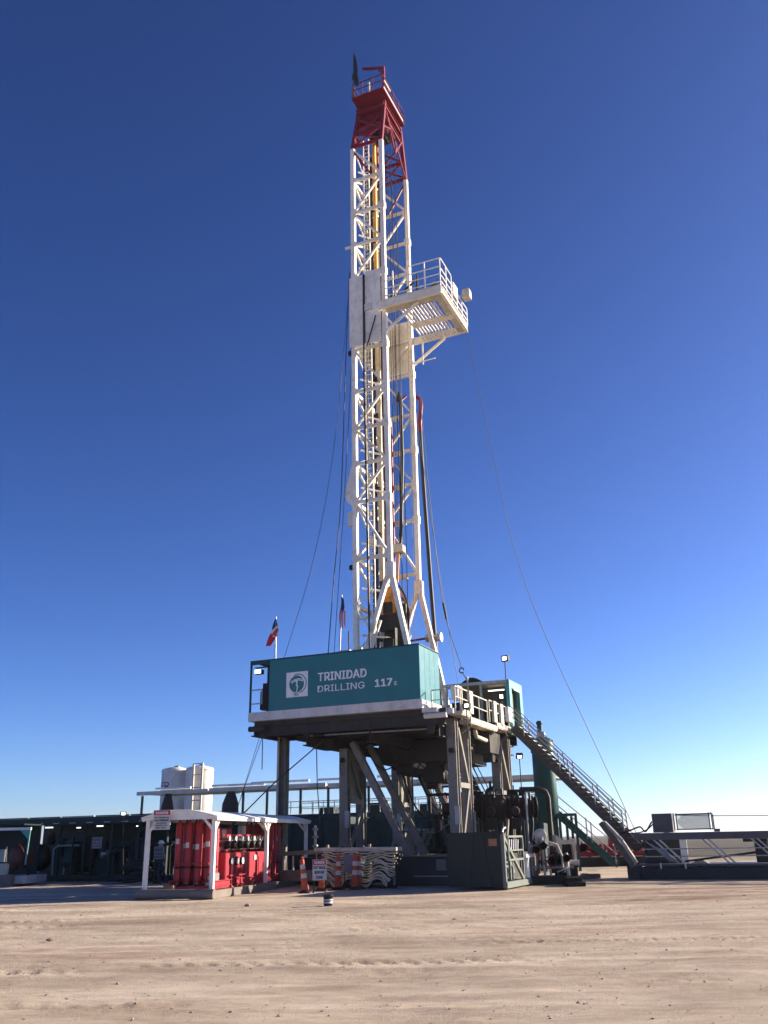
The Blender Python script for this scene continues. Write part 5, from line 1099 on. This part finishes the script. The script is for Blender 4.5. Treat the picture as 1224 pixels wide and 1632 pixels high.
for x, y, h, lab in ((11.35, 56, 1.35, 'leftmost of the low red valves behind the lower stair foot'), (12.1, 56.3, 1.25, 'low red valve just left of the tallest red valve'), (13.05, 56, 2.15, 'tallest red valve stack on the ground right of the lower stair'),
                    (13.75, 56.2, 1.3, 'low red valve just right of the tallest red valve'), (14.6, 56, 1.4, 'red valve left of the shiny ramp plate'), (15.7, 56.3, 1.3, 'red valve seen through the foot of the ramp')):
    red_valve(x, y, h, lab)
single(MB().box(10.6, 16.8, 55.3, 57.2, 0.0, 0.5), 'manifold_skid', 'rust_steel', 'dark low skid carrying the red valves in the distance', 'skid', (13.5, 56.2, 0), WLD)
wb = thing('timber_crate', 'small flat wooden block on the dirt left of the catwalk', 'wood block', (8.4, 40.2, 0), WLD)
for k in range(3): build(MB().box(8.0, 8.75, 40.0+k*0.17, 40.15+k*0.17, 0.02+0.004*k, 0.19+0.003*k), 'plank', 'timber', wb)
build(MB().box(8.1, 8.25, 39.97, 40.52, 0.195, 0.22), 'cleat', 'galv', wb)

# ---------------------------------------------------------------- catwalk with ramp
cw = thing('pipe_catwalk', 'long dark steel catwalk with raised beam running out of frame at right', 'catwalk', (14, 7.2, 0))
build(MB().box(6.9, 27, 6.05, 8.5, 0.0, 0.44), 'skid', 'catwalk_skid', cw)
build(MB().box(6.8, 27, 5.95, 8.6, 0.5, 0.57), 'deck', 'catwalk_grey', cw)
for k in range(26): build(MB().box(6.95+k*0.78, 7.03+k*0.78, 6.0, 6.05, 0.0, 0.5), 'rib', 'catwalk_skid', cw)
build(MB().bar((6.85, 6.0, 1.62), (27, 6.0, 1.62), 0.16, 0.27), 'top_beam', 'catwalk_grey', cw)
build(MB().bar((6.85, 8.5, 1.62), (27, 8.5, 1.62), 0.16, 0.27), 'top_beam', 'catwalk_grey', cw)
for z in (0.86, 1.14): build(MB().bar((7.2, 5.98, z), (27, 5.98, z), 0.04), 'guard_bar', 'galv', cw)
for a in (7.6, 9.5, 11.3, 13.2, 15.1, 17.0):
    for d in (0, 0.22): build(MB().bar((a+d, 6.05, 1.5), (a+0.95+d, 6.05, 0.55), 0.045, 0.06), 'brace', 'galv', cw)
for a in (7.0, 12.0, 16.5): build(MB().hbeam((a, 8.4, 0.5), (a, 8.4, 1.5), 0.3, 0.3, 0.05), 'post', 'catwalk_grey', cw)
build(MB().box(8.55, 8.82, 6.6, 6.66, 0.57, 1.5), 'white_plate', 'shelter_white', cw)
build(MB().box(7.1, 8.5, 7.4, 8.3, 0.57, 1.5), 'machine_house', 'catwalk_skid', cw)
build(MB().plate([(8.9, 6.4, 0.575), (9.6, 6.4, 0.575), (9.25, 6.4, 0.75)], (0, 0.6, 0)), 'trough_plate', 'gallery_cream', cw)
build(MB().bar((8.7, 6.3, 0.66), (13.2, 6.3, 1.18), 0.06, 0.08).cbox(11.4, 11.9, 6.2, 6.6, 0.6, 1.4, 0.05).tube((11.0, 6.3, 1.42), (11.9, 6.3, 1.42), 0.06, n=8), 'kicker_arm', 'black_steel', cw)
for a in (10.0, 12.3, 14.6): build(MB().box(a, a+0.22, 5.95, 6.15, 1.76, 1.87), 'stop_block', 'catwalk_grey', cw)
for k in range(4): build(MB().pipe([(7.3+0.2*k, 5.94, 1.45-0.12*k), (7.9+0.2*k, 5.94, 0.95-0.10*k), (8.2+0.1*k, 5.94, 0.66)], 0.03, 6), 'drain_hose', 'galv', cw)
for a in (7.8, 8.75): build(MB().bar((a, 5.93, 0.62), (a, 5.93, 0.40), 0.05), 'drip_bracket', 'shelter_white', cw)
ms = thing('mesh_enclosure', 'dark box with wire mesh guard standing on top of the catwalk beam', 'enclosure', (8.8, 6.6, 1.76))
build(MB().cbox(7.6, 8.4, 6.3, 7.0, 1.765, 2.5, 0.02), 'cabinet', 'catwalk_grey', ms)
build(MB().box(8.0, 8.2, 6.35, 6.9, 1.60, 1.764), 'foot', 'galv', ms)
mb = MB()
for z in (1.87, 2.45): mb.bar((8.55, 6.25, z), (9.95, 6.25, z), 0.045)
for a in (8.48, 8.58, 9.85, 9.95): mb.bar((a, 6.25, 1.84), (a, 6.25, 2.5), 0.045)
mb.bar((8.55, 6.9, 2.45), (9.95, 6.9, 2.45), 0.045); mb.bar((9.95, 6.25, 2.45), (9.95, 6.9, 2.45), 0.045); mb.bar((9.95, 6.9, 1.87), (9.95, 6.9, 2.45), 0.045)
build(mb, 'guard_frame', 'catwalk_grey', ms)
mb = MB()
for k in range(56):
    a = 8.3+k*0.036
    for s_ in (0, 1):
        x0_, x1_ = (a, a+0.55) if s_ else (a+0.55, a)
        z0_, z1_ = 1.88, 2.43
        f0 = max(0, min(1, (8.6-x0_)/(x1_-x0_) if x1_ != x0_ else 0)) if (x0_ < 8.6 and s_) else 0
        p = Vector((x0_, 6.24, z0_)); q = Vector((x1_, 6.24, z1_))
        ts = [0.0, 1.0]
        for lim in (8.6, 9.84):
            t = (lim-p.x)/(q.x-p.x)
            inside0 = (p.x >= 8.6) and (p.x <= 9.84)
            if 0 < t < 1:
                if (p.x < 8.6 and lim == 8.6) or (p.x > 9.84 and lim == 9.84): ts[0] = max(ts[0], t)
                elif (q.x < 8.6 and lim == 8.6) or (q.x > 9.84 and lim == 9.84): ts[1] = min(ts[1], t)
        if ts[1]-ts[0] < 0.02 or max(p.x, q.x) < 8.6 or min(p.x, q.x) > 9.84: continue
        mb.bar(p.lerp(q, ts[0]), p.lerp(q, ts[1]), 0.011)
build(mb, 'mesh_guard', 'wire_mesh', ms)['kind'] = 'stuff'
build(MB().bar((8.5, 6.4, 2.42), (9.9, 6.3, 2.36), 0.03), 'rail_pipe', 'galv', ms)
wirething('air_line', 'cable', 'thin grey line running right from the mesh enclosure out of frame', 'cable', [(9.95, 6.3, 2.36), (14, 6.3, 2.26), (27, 6.3, 2.3)], 0.018)
wirething('power_hose', 'rubber', 'black hose looping from the stair foot to the dark cabinet on the catwalk', 'hose', curve3([(6.2, 6.6, 1.75), (6.7, 6.6, 1.9), (7.05, 6.6, 2.0), (7.25, 6.6, 1.82), (7.55, 6.6, 2.2)]), 0.035)
wirething('power_hose', 'rubber', 'second thinner black hose drooping beside the dark cabinet', 'hose', curve3([(6.5, 6.5, 1.76), (7.0, 6.5, 1.78), (7.35, 6.5, 1.9), (7.6, 6.5, 2.1)]), 0.025)
sl = thing('pipe_ramp', 'shiny bent steel ramp plate leaning at the left end of the catwalk', 'ramp', (6.3, 6.2, 0))
build(MB().plate([(5.68, 5.75, 2.22), (5.76, 5.75, 2.26), (6.42, 5.75, 1.52), (6.34, 5.75, 1.42)], (0, 0.34, 0)), 'upper_plate', 'slide_steel', sl)
build(MB().plate([(6.33, 5.75, 1.40), (6.41, 5.75, 1.50), (6.92, 5.75, 0.66), (6.82, 5.75, 0.58)], (0, 0.34, 0)), 'lower_plate', 'slide_steel', sl)
build(MB().bar((5.6, 5.72, 2.2), (6.75, 5.72, 0.5), 0.08, 0.2), 'edge_beam', 'stair_grey', sl)
build(MB().bar((5.6, 6.5, 2.1), (6.75, 6.5, 0.4), 0.08, 0.2), 'edge_beam', 'stair_grey', sl)
build(MB().bar((6.6, 6.1, 0), (6.6, 6.1, 0.8), 0.3).box(6.55, 6.95, 5.8, 6.7, 0, 0.5), 'pedestal', 'catwalk_skid', sl)

# ---------------------------------------------------------------- far mud tanks and long canopy
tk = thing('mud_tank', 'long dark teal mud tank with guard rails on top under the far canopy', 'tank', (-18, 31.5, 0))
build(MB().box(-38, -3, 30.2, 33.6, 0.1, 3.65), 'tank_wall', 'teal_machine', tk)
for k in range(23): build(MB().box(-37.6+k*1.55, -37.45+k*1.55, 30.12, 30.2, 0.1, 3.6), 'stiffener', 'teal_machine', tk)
mb = MB()
railing(mb, [(-24.0, 30.3, 3.65), (-3, 30.3, 3.65)], 0.95, r=0.03, sp=0.95); railing(mb, [(-24.0, 33.4, 3.65), (-3, 33.4, 3.65)], 0.95, r=0.03, sp=1.3)
build(mb, 'guard_rail', 'galv', tk)
for k in range(5): build(MB().cbox(-21+k*4.2, -19.8+k*4.2, 31.2, 32.4, 3.65, 4.15+0.2*(k % 2), 0.05), 'agitator', 'teal_machine', tk)
cn = thing('tank_canopy', 'long thin grey canopy roof on slim posts above the far mud tanks', 'canopy', (-18, 31.5, 3.65))
for k, (a0, a1, z) in enumerate(((-37.3, -30.2, 5.62), (-30.1, -19.5, 5.66), (-19.3, -11, 5.60), (-10.9, -2.0, 5.56))):
    build(MB().box(a0, a1, 29.4, 34.2, z, z+0.06).box(a0, a1, 29.3, 29.42, z-0.10, z+0.20), 'roof_panel', 'canopy_grey', cn)
for a in (-36.9, -28.4, -27.0, -24.8, -21.8, -19.4, -16.4, -16.0, -11.2, -6.5, -2.4):
    build(MB().bar((a, 29.6, 3.65), (a, 29.6, 5.5), 0.15), 'post', 'teal_machine', cn)
for a0, a1, z in ((-35.5, -32.0, 6.0), (-29.9, -25.0, 6.02), (-26.2, -21.0, 6.1), (-20.2, -17.3, 6.1), (-15.2, -12.0, 6.12)):
    build(MB().tube((a0, 29.5, z), (a1, 29.5, z-0.02), 0.1, n=10), 'roof_pipe', 'shelter_white', cn)
# ---------------------------------------------------------------- silos
def silo(a, r, lab, text=None, ladder=False):
    t = thing('storage_silo', lab, 'silo', (a, 43.5, 0), RIG, 'white silos behind the canopy')
    build(MB().lathe((a, 43.5, 0), [(r*0.6, 1.0), (r, 2.4), (r, 8.65), (r*0.97, 8.77), (r*0.5, 8.95), (0.2, 9.0)], 40), 'shell', 'silo_white', t)
    build(MB().lathe((a, 43.5, 0), [(r+0.03, 8.5), (r+0.05, 8.54), (r+0.05, 8.64), (r, 8.66)], 40), 'rim', 'silo_white', t)
    build(MB().lathe((a+0.4, 43.2, 8.9), [(0.3, 0), (0.3, 0.14), (0.1, 0.2)], 14), 'hatch', 'galv', t)
    for k in range(4):
        tt = R(45+90*k); build(MB().bar((a+r*0.9*math.cos(tt), 43.5+r*0.9*math.sin(tt), 0), (a+r*0.9*math.cos(tt), 43.5+r*0.9*math.sin(tt), 2.6), 0.18), 'leg', 'silo_white', t)
    if text:
        # lettering wrapped round the shell
        mb = MB(); cu_ = bpy.data.curves.new('txt', 'FONT'); cu_.body = text; cu_.extrude = 0.01; cu_.resolution_u = 2
        if FONT: cu_.font = FONT
        to = bpy.data.objects.new('txt', cu_); COL.objects.link(to)
        me = bpy.data.meshes.new_from_object(to.evaluated_get(bpy.context.evaluated_depsgraph_get())); bpy.data.objects.remove(to)
        for p in me.polygons:
            mb.add([(lambda th_: (a+(r+0.015+v.co.z)*math.sin(th_), 43.5-(r+0.015+v.co.z)*math.cos(th_), 6.8+v.co.y*1.35))(R(-36)+v.co.x*1.35/r) for v in [me.vertices[i] for i in p.vertices]], [tuple(range(len(p.vertices)))])
        build(mb, 'lettering', 'letter_navy', t)
    if ladder:
        mb = MB(); x0_, x1_ = a+r*0.35, a+r*1.1
        for x in (x0_, x1_): mb.bar((x, 43.5-r-0.35, 2.0), (x, 43.5-r-0.35, 9.1), 0.16)
        for z in (4.5, 5.6, 6.8, 8.0, 9.05): mb.bar((x0_, 43.5-r-0.35, z), (x1_, 43.5-r-0.35, z), 0.09)
        build(mb, 'ladder_frame', 'gallery_cream', t)
silo(-44.0, 1.36, 'white storage silo with dark blue letters, left of the pair', 'ER')
silo(-41.05, 1.36, 'white storage silo with a pale ladder frame, right of the pair', None, True)
for k, (a, z0, z1, lab) in enumerate(((-34.0, 3.7, 5.55, 'bunched dark tarp hanging from the canopy before the left silo'), (-27.9, 3.7, 5.5, 'bunched dark tarp hanging from the canopy before the right silo'))):
    mb = MB(); n = 12
    ring = lambda z, s: [(a+s*math.cos(2*math.pi*i/n)*(1+0.2*math.sin(i*2.3)), 29.2+0.25*math.sin(2*math.pi*i/n), z) for i in range(n)]
    vs_ = ring(z0, 0.7)+ring((z0+z1)/2, 0.66 if k else 0.5)+ring(z1, 0.3 if k else 0.25)
    mb.add(vs_, [(j*n+i, j*n+(i+1) % n, (j+1)*n+(i+1) % n, (j+1)*n+i) for j in range(2) for i in range(n)], True)
    single(mb, 'hanging_tarp', 'tarp_black', lab, 'tarp', (a, 29.2, z0))

# ---------------------------------------------------------------- nearer dark machinery behind the rig
def tank_unit(name, lab, cat, a0, a1, b0, b1, h, ribs, mat='teal_machine', fr=RIG, rail=False):
    t = thing(name, lab, cat, ((a0+a1)/2, (b0+b1)/2, 0), fr)
    build(MB().cbox(a0, a1, b0, b1, 0.35, h, 0.03), 'body', mat, t)
    build(MB().box(a0-0.1, a1+0.1, b0+0.05, b1-0.05, 0.0, 0.35), 'skid', 'black_steel', t)
    for k in range(ribs): 
        x = a0+0.1+(a1-a0-0.3)*k/max(1, ribs-1); build(MB().box(x, x+0.1, b0-0.07, b0, 0.4, h-0.05), 'rib', mat, t)
    build(MB().box(a0-0.05, a1+0.05, b0-0.08, b0+0.05, h, h+0.1), 'top_rail', mat, t)
    if rail: build(railing(MB(), [(a0, b0, h), (a1, b0, h)], 1.0, r=0.025, sp=1.3), 'guard_rail', 'teal_machine', t)
    return t
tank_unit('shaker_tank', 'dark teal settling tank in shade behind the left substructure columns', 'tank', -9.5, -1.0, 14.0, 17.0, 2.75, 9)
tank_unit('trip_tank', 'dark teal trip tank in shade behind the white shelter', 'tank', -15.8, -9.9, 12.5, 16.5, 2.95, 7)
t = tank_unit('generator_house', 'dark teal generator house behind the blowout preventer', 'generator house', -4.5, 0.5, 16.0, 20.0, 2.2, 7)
rs = random.Random(21)
ds = thing('desander_unit', 'dark teal framed desander with red fittings below the far canopy', 'machine', (-3.2, 13.2, 0))
for x in (-4.0, -3.3, -2.6): build(MB().bar((x, 13.0, 0), (x, 13.0, 4.3), 0.1), 'post', 'teal_dark', ds)
build(MB().bar((-4.0, 13.0, 4.3), (-2.6, 13.0, 4.3), 0.12).bar((-4.0, 13.0, 3.4), (-2.6, 13.0, 3.4), 0.1), 'header', 'teal_dark', ds)
for k in range(5): build(MB().lathe((-3.8+k*0.27, 12.9, 0), [(0.04, 2.5), (0.11, 3.4), (0.11, 3.9), (0.05, 4.0)], 10), 'cone', ('valve_red', 'teal_dark', 'galv')[k % 3], ds)
# pump house at the left
ph = thing('pump_house', 'long dark teal open pump house with lit tubes along its eave at the left', 'pump house', (-20, 6, 0))
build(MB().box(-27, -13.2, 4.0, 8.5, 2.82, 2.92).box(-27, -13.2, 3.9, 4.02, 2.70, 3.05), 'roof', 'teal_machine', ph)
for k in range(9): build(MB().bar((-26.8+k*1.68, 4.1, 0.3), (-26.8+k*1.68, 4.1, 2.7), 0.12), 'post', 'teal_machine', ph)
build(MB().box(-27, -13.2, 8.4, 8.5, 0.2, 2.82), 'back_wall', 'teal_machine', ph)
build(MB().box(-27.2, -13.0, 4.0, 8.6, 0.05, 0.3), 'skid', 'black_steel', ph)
for k, (a, w) in enumerate(((-23.0, 0.45), (-20.9, 0.2), (-19.6, 0.35), (-17.1, 0.22), (-15.4, 0.3))):
    build(MB().box(a, a+w, 4.3, 4.4, 2.58-0.05*(k % 2), 2.63-0.05*(k % 2)), 'light_tube', 'tube_lit', ph)
for k in range(4):
    a = -25.2+k*3.1
    p_ = build(MB().lathe((a, 5.8, 1.05), [(0.4, -1.0), (0.6, -0.9), (0.62, 0.9), (0.4, 1.0)], 18, (1, 0, 0)), 'pump', 'teal_machine', ph)
    build(MB().cbox(a-0.9, a+0.7, 4.9, 5.2, 0.3, 1.3+0.2*(k % 2), 0.05), 'pump_guard', 'teal_machine', p_)
    build(MB().lathe((a+1.3, 5.2, 1.25), [(0.1, -0.1), (0.55, -0.1), (0.55, 0.1), (0.1, 0.1)], 18, (0, 1, 0)), 'pulley', 'black_steel', p_)
    build(MB().pipe([(a+0.3, 4.7, 0.3), (a+0.35, 4.7, 1.5), (a+0.7, 4.75, 1.75), (a+1.5, 4.8, 1.75)], 0.07, 8), 'discharge_pipe', 'galv' if k % 2 else 'teal_dark', p_)
for k in range(10):
    a = rs.uniform(-22.5, -14); build(MB().cbox(a, a+rs.uniform(.2, .6), 4.15, 4.5, rs.uniform(0.3, 1.6), rs.uniform(1.65, 2.2), 0.03), 'equipment_box', rs.choice(('teal_machine', 'black_steel', 'teal_dark', 'rust_steel')), ph)
build(MB().box(-13.9, -13.3, 3.85, 3.95, 2.28, 2.34), 'sign_light', 'tube_lit', thing('sign_lamp', 'short lit tube above the pale notice board on the pump house', 'lamp', (-13.6, 3.9, 2.28)))
for k in range(16):
    a = -22.6+k*0.6; z = rs.uniform(0.9, 2.2); mt_ = rs.choice(('teal_machine', 'black_steel', 'galv', 'rust_steel', 'teal_dark', 'black_steel'))
    if k % 2: build(MB().pipe([(a, 4.1, 0.3), (a, 4.05, z), (a+0.25, 4.05, z+0.15), (a+rs.uniform(.6, 1.6), 4.1, z+0.15)], rs.uniform(0.03, 0.08), 8), 'pipe_run', mt_, ph)
    else: build(MB().lathe((a, 4.4, z), [(0.08, -0.3), (0.22, -0.26), (0.22, 0.26), (0.08, 0.3)], 12, (rs.uniform(-1, 1), 0.4, rs.uniform(0, 1))), 'valve_body', mt_, ph)
for k in range(6): build(MB().tube((-26+k*2.2, 3.95, 3.085), (-23.9+k*2.2, 3.95, 3.085), 0.03, n=8), 'roof_pipe', ('teal_dark', 'teal_machine', 'galv')[k % 3], ph)
for k in range(12): build(MB().box(-26.5+k*1.1, -26.1+k*1.1, 3.86, 3.9, 2.76, 2.80), 'roof_clip', 'galv', ph)
hp = thing('hose_heap', 'dark heap of coiled hoses on the ground before the pump house', 'hose', (-15.9, 3.2, 0))
for k in range(9):
    c = Vector((-15.9+rs.uniform(-.5, .5), 3.1+rs.uniform(-.25, .25), 0.12+0.11*k)); r_ = rs.uniform(0.5, 1.0)*(1.1-0.05*k)
    build(MB().pipe([(c.x+r_*math.cos(q*0.42), c.y+0.5*r_*math.sin(q*0.42), c.z+0.06*math.sin(q*0.9+k)) for q in range(16)], 0.055, 7), 'coil', rs.choice(('rubber', 'teal_machine', 'cable')), hp)
single(MB().tube((-27.6, 5, 3.0), (-27.55, 5, 3.85), 0.16, 0.17, 12).lathe((-27.55, 5, 3.85), [(0.2, 0), (0.2, 0.05)], 12).plate([(-27.7, 4.85, 3.92), (-27.35, 4.85, 4.05), (-27.35, 5.15, 4.05), (-27.7, 5.15, 3.92)], (0, 0, 0.02)).tube((-27.6, 5, 0), (-27.6, 5, 3.0), 0.08, n=8),
       'exhaust_stack', 'black_steel', 'dark exhaust stack with rain flap at the far left above the roofs', 'exhaust', (-27.6, 5, 0))
tr_ = thing('parts_trailer', 'pale teal equipment box behind the red bottles', 'box', (-12.6, 4.6, 0))
build(MB().cbox(-13.0, -11.6, 4.2, 5.6, 1.15, 1.62, 0.03), 'body', 'teal_faded', tr_)
build(MB().box(-13.3, -11.3, 4.3, 5.5, 0.3, 1.14), 'base', 'black_steel', tr_)
# small left shed with drum
ls = thing('reel_shed', 'small teal open shed with cream top beam at the left edge', 'shed', (-18.3, 44.5, 0), WLD)
build(MB().box(-21, -16.85, 44.0, 44.12, 2.42, 2.54), 'top_beam', 'shelter_white', ls)
build(MB().bar((-16.95, 44.06, 0.9), (-16.9, 44.06, 2.42), 0.06).bar((-19.5, 44.06, 0.3), (-19.5, 44.06, 2.42), 0.08), 'post', 'teal_faded', ls)
build(MB().plate([(-16.9, 44.02, 2.41), (-17.35, 44.02, 2.41), (-16.92, 44.02, 2.0)], (0, 0.05, 0)), 'gusset', 'teal_faded', ls)
build(MB().box(-21, -17.3, 46.5, 46.6, 0.3, 2.8).box(-21, -17.3, 44.3, 46.6, 2.65, 2.72), 'back_wall', 'teal_machine', ls)
build(MB().box(-21, -16.8, 43.9, 46.6, 0.1, 0.42), 'floor', 'strip_grey', ls)
dr = thing('hose_reel', 'dull red hose reel drum inside the small left shed', 'reel', (-17.4, 45, 0.42), WLD)
build(MB().lathe((-17.55, 45, 1.25), [(0.15, -0.3), (0.55, -0.3), (0.55, -0.25), (0.3, -0.24), (0.3, 0.24), (0.55, 0.25), (0.55, 0.3), (0.15, 0.3)], 24, (0.6, 1, 0)), 'drum', 'drum_red', dr)
build(MB().bar((-17.9, 45, 0.42), (-17.5, 45, 1.3), 0.1).bar((-17.1, 45, 0.42), (-17.5, 45, 1.3), 0.1), 'stand', 'black_steel', dr)
wt = thing('water_cooler', 'small cream cooler box on the step of the left shed', 'box', (-17.85, 43.7, 0), WLD)
build(MB().cbox(-18.3, -17.6, 43.5, 43.9, 0.5, 0.98, 0.04), 'body', 'pump_cream', wt); build(MB().box(-18.5, -17.3, 43.4, 44.0, 0.0, 0.5), 'stand', 'skid_grey', wt)
build(MB().cbox(-18.05, -17.75, 43.6, 43.8, 1.05, 1.6, 0.03).bar((-17.7, 43.7, 0.98), (-17.75, 43.7, 1.7), 0.03), 'tap_unit', 'galv', wt)

# ---------------------------------------------------------------- worker
def skin_body(name, joints, edges, mat, parent, off, sub=2):
    me = bpy.data.meshes.new(name); me.from_pydata([j[:3] for j in joints], edges, [])
    o = bpy.data.objects.new(name, me); COL.objects.link(o)
    md = o.modifiers.new('skin', 'SKIN'); md.use_smooth_shade = True
    for i, j in enumerate(joints): 
        sv_ = me.skin_vertices[0].data[i]; sv_.radius = (j[3], j[4] if len(j) > 4 else j[3]); sv_.use_root = (i == 0)
    ss = o.modifiers.new('sub', 'SUBSURF'); ss.levels = sub; ss.render_levels = sub
    me2 = bpy.data.meshes.new_from_object(o.evaluated_get(bpy.context.evaluated_depsgraph_get()))
    bpy.data.objects.remove(o); mb = MB()
    mb.add([tuple(Vector(v.co)+Vector(off)) for v in me2.vertices], [tuple(p.vertices) for p in me2.polygons], True)
    return build(mb, name, mat, parent)
PX, PY = -10.48, 43.6
pn = thing('person', 'worker in dark coveralls and white hard hat walking behind the left shelter post', 'person', (PX, PY, 0), WLD)
J = [(0, 0, 0.92, .15, .11), (0.0, 0, 1.12, .15, .11), (-0.05, 0, 1.34, .18, .12), (-0.07, 0, 1.46, .08), (-0.09, 0, 1.53, .055), (-0.10, 0, 1.62, .085, .10), (-0.10, 0, 1.71, .08),
     (-0.05, -0.17, 1.41, .07), (0.03, -0.22, 1.15, .055), (-0.16, -0.22, 0.98, .042), (-0.22, -0.21, 0.93, .035),
     (-0.05, 0.17, 1.41, .07), (-0.10, 0.23, 1.15, .055), (-0.28, 0.2, 1.05, .042), (-0.34, 0.18, 1.02, .035),
     (-0.02, -0.09, 0.84, .10), (-0.14, -0.10, 0.48, .075), (-0.06, -0.10, 0.10, .055), (-0.18, -0.10, 0.05, .04),
     (0.02, 0.09, 0.84, .10), (0.06, 0.10, 0.48, .075), (0.24, 0.10, 0.13, .055), (0.15, 0.10, 0.05, .04),
     (-0.28, -0.23, 0.89, .014), (-0.30, -0.205, 0.885, .014), (-0.29, -0.185, 0.89, .013), (-0.24, -0.17, 0.90, .014),
     (-0.40, 0.20, 1.00, .014), (-0.415, 0.18, 0.995, .014), (-0.405, 0.16, 1.0, .013), (-0.37, 0.145, 1.02, .014)]
E_ = [(0,1),(1,2),(2,3),(3,4),(4,5),(5,6),(2,7),(7,8),(8,9),(9,10),(2,11),(11,12),(12,13),(13,14),(0,15),(15,16),(16,17),(17,18),(0,19),(19,20),(20,21),(21,22),
      (10,23),(10,24),(10,25),(10,26),(14,27),(14,28),(14,29),(14,30)]
skin_body('body', J, E_, 'coverall', pn, (PX, PY, 0))
hd = build(MB().lathe((PX-0.105, PY, 0), [(0.03, 1.535), (0.075, 1.56), (0.095, 1.62), (0.10, 1.68), (0.09, 1.74)], 16), 'face', 'skin', pn)
build(MB().plate([(PX-0.20, PY-0.015, 1.60), (PX-0.235, PY-0.012, 1.61), (PX-0.20, PY-0.01, 1.66)], (0, 0.025, 0)), 'nose', 'skin', hd)
build(MB().lathe((PX-0.10, PY, 0), [(0.17, 1.715), (0.17, 1.725), (0.125, 1.735), (0.12, 1.78), (0.09, 1.83), (0.04, 1.855)], 20), 'hard_hat', 'hat_white', pn)
for y, x, z in ((-0.10, -0.14, 0.0), (0.10, 0.18, 0.03)): build(MB().cbox(PX+x-0.16, PX+x+0.12, PY+y-0.055, PY+y+0.055, z, z+0.12, 0.03), 'boot', 'boot', pn)

# ---------------------------------------------------------------- haze
def make_haze():
    mt = bpy.data.materials.new('haze_air'); mt.use_nodes = True; nt = mt.node_tree; nt.nodes.clear()
    o = nt.nodes.new('ShaderNodeOutputMaterial'); v = nt.nodes.new('ShaderNodeVolumePrincipled')
    v.inputs['Color'].default_value = (0.80, 0.88, 1.0, 1); v.inputs['Density'].default_value = HAZE; v.inputs['Anisotropy'].default_value = 0.3
    nt.links.new(v.outputs[0], o.inputs['Volume']); MATS['haze_air'] = mt
    h = build(MB().box(-5600, 5600, -450, 5600, -1.0, 60), 'haze', 'haze_air', None, (0, 0, 0), WLD); tags(h, kind='stuff')
HAZE = 0.00016
make_haze()
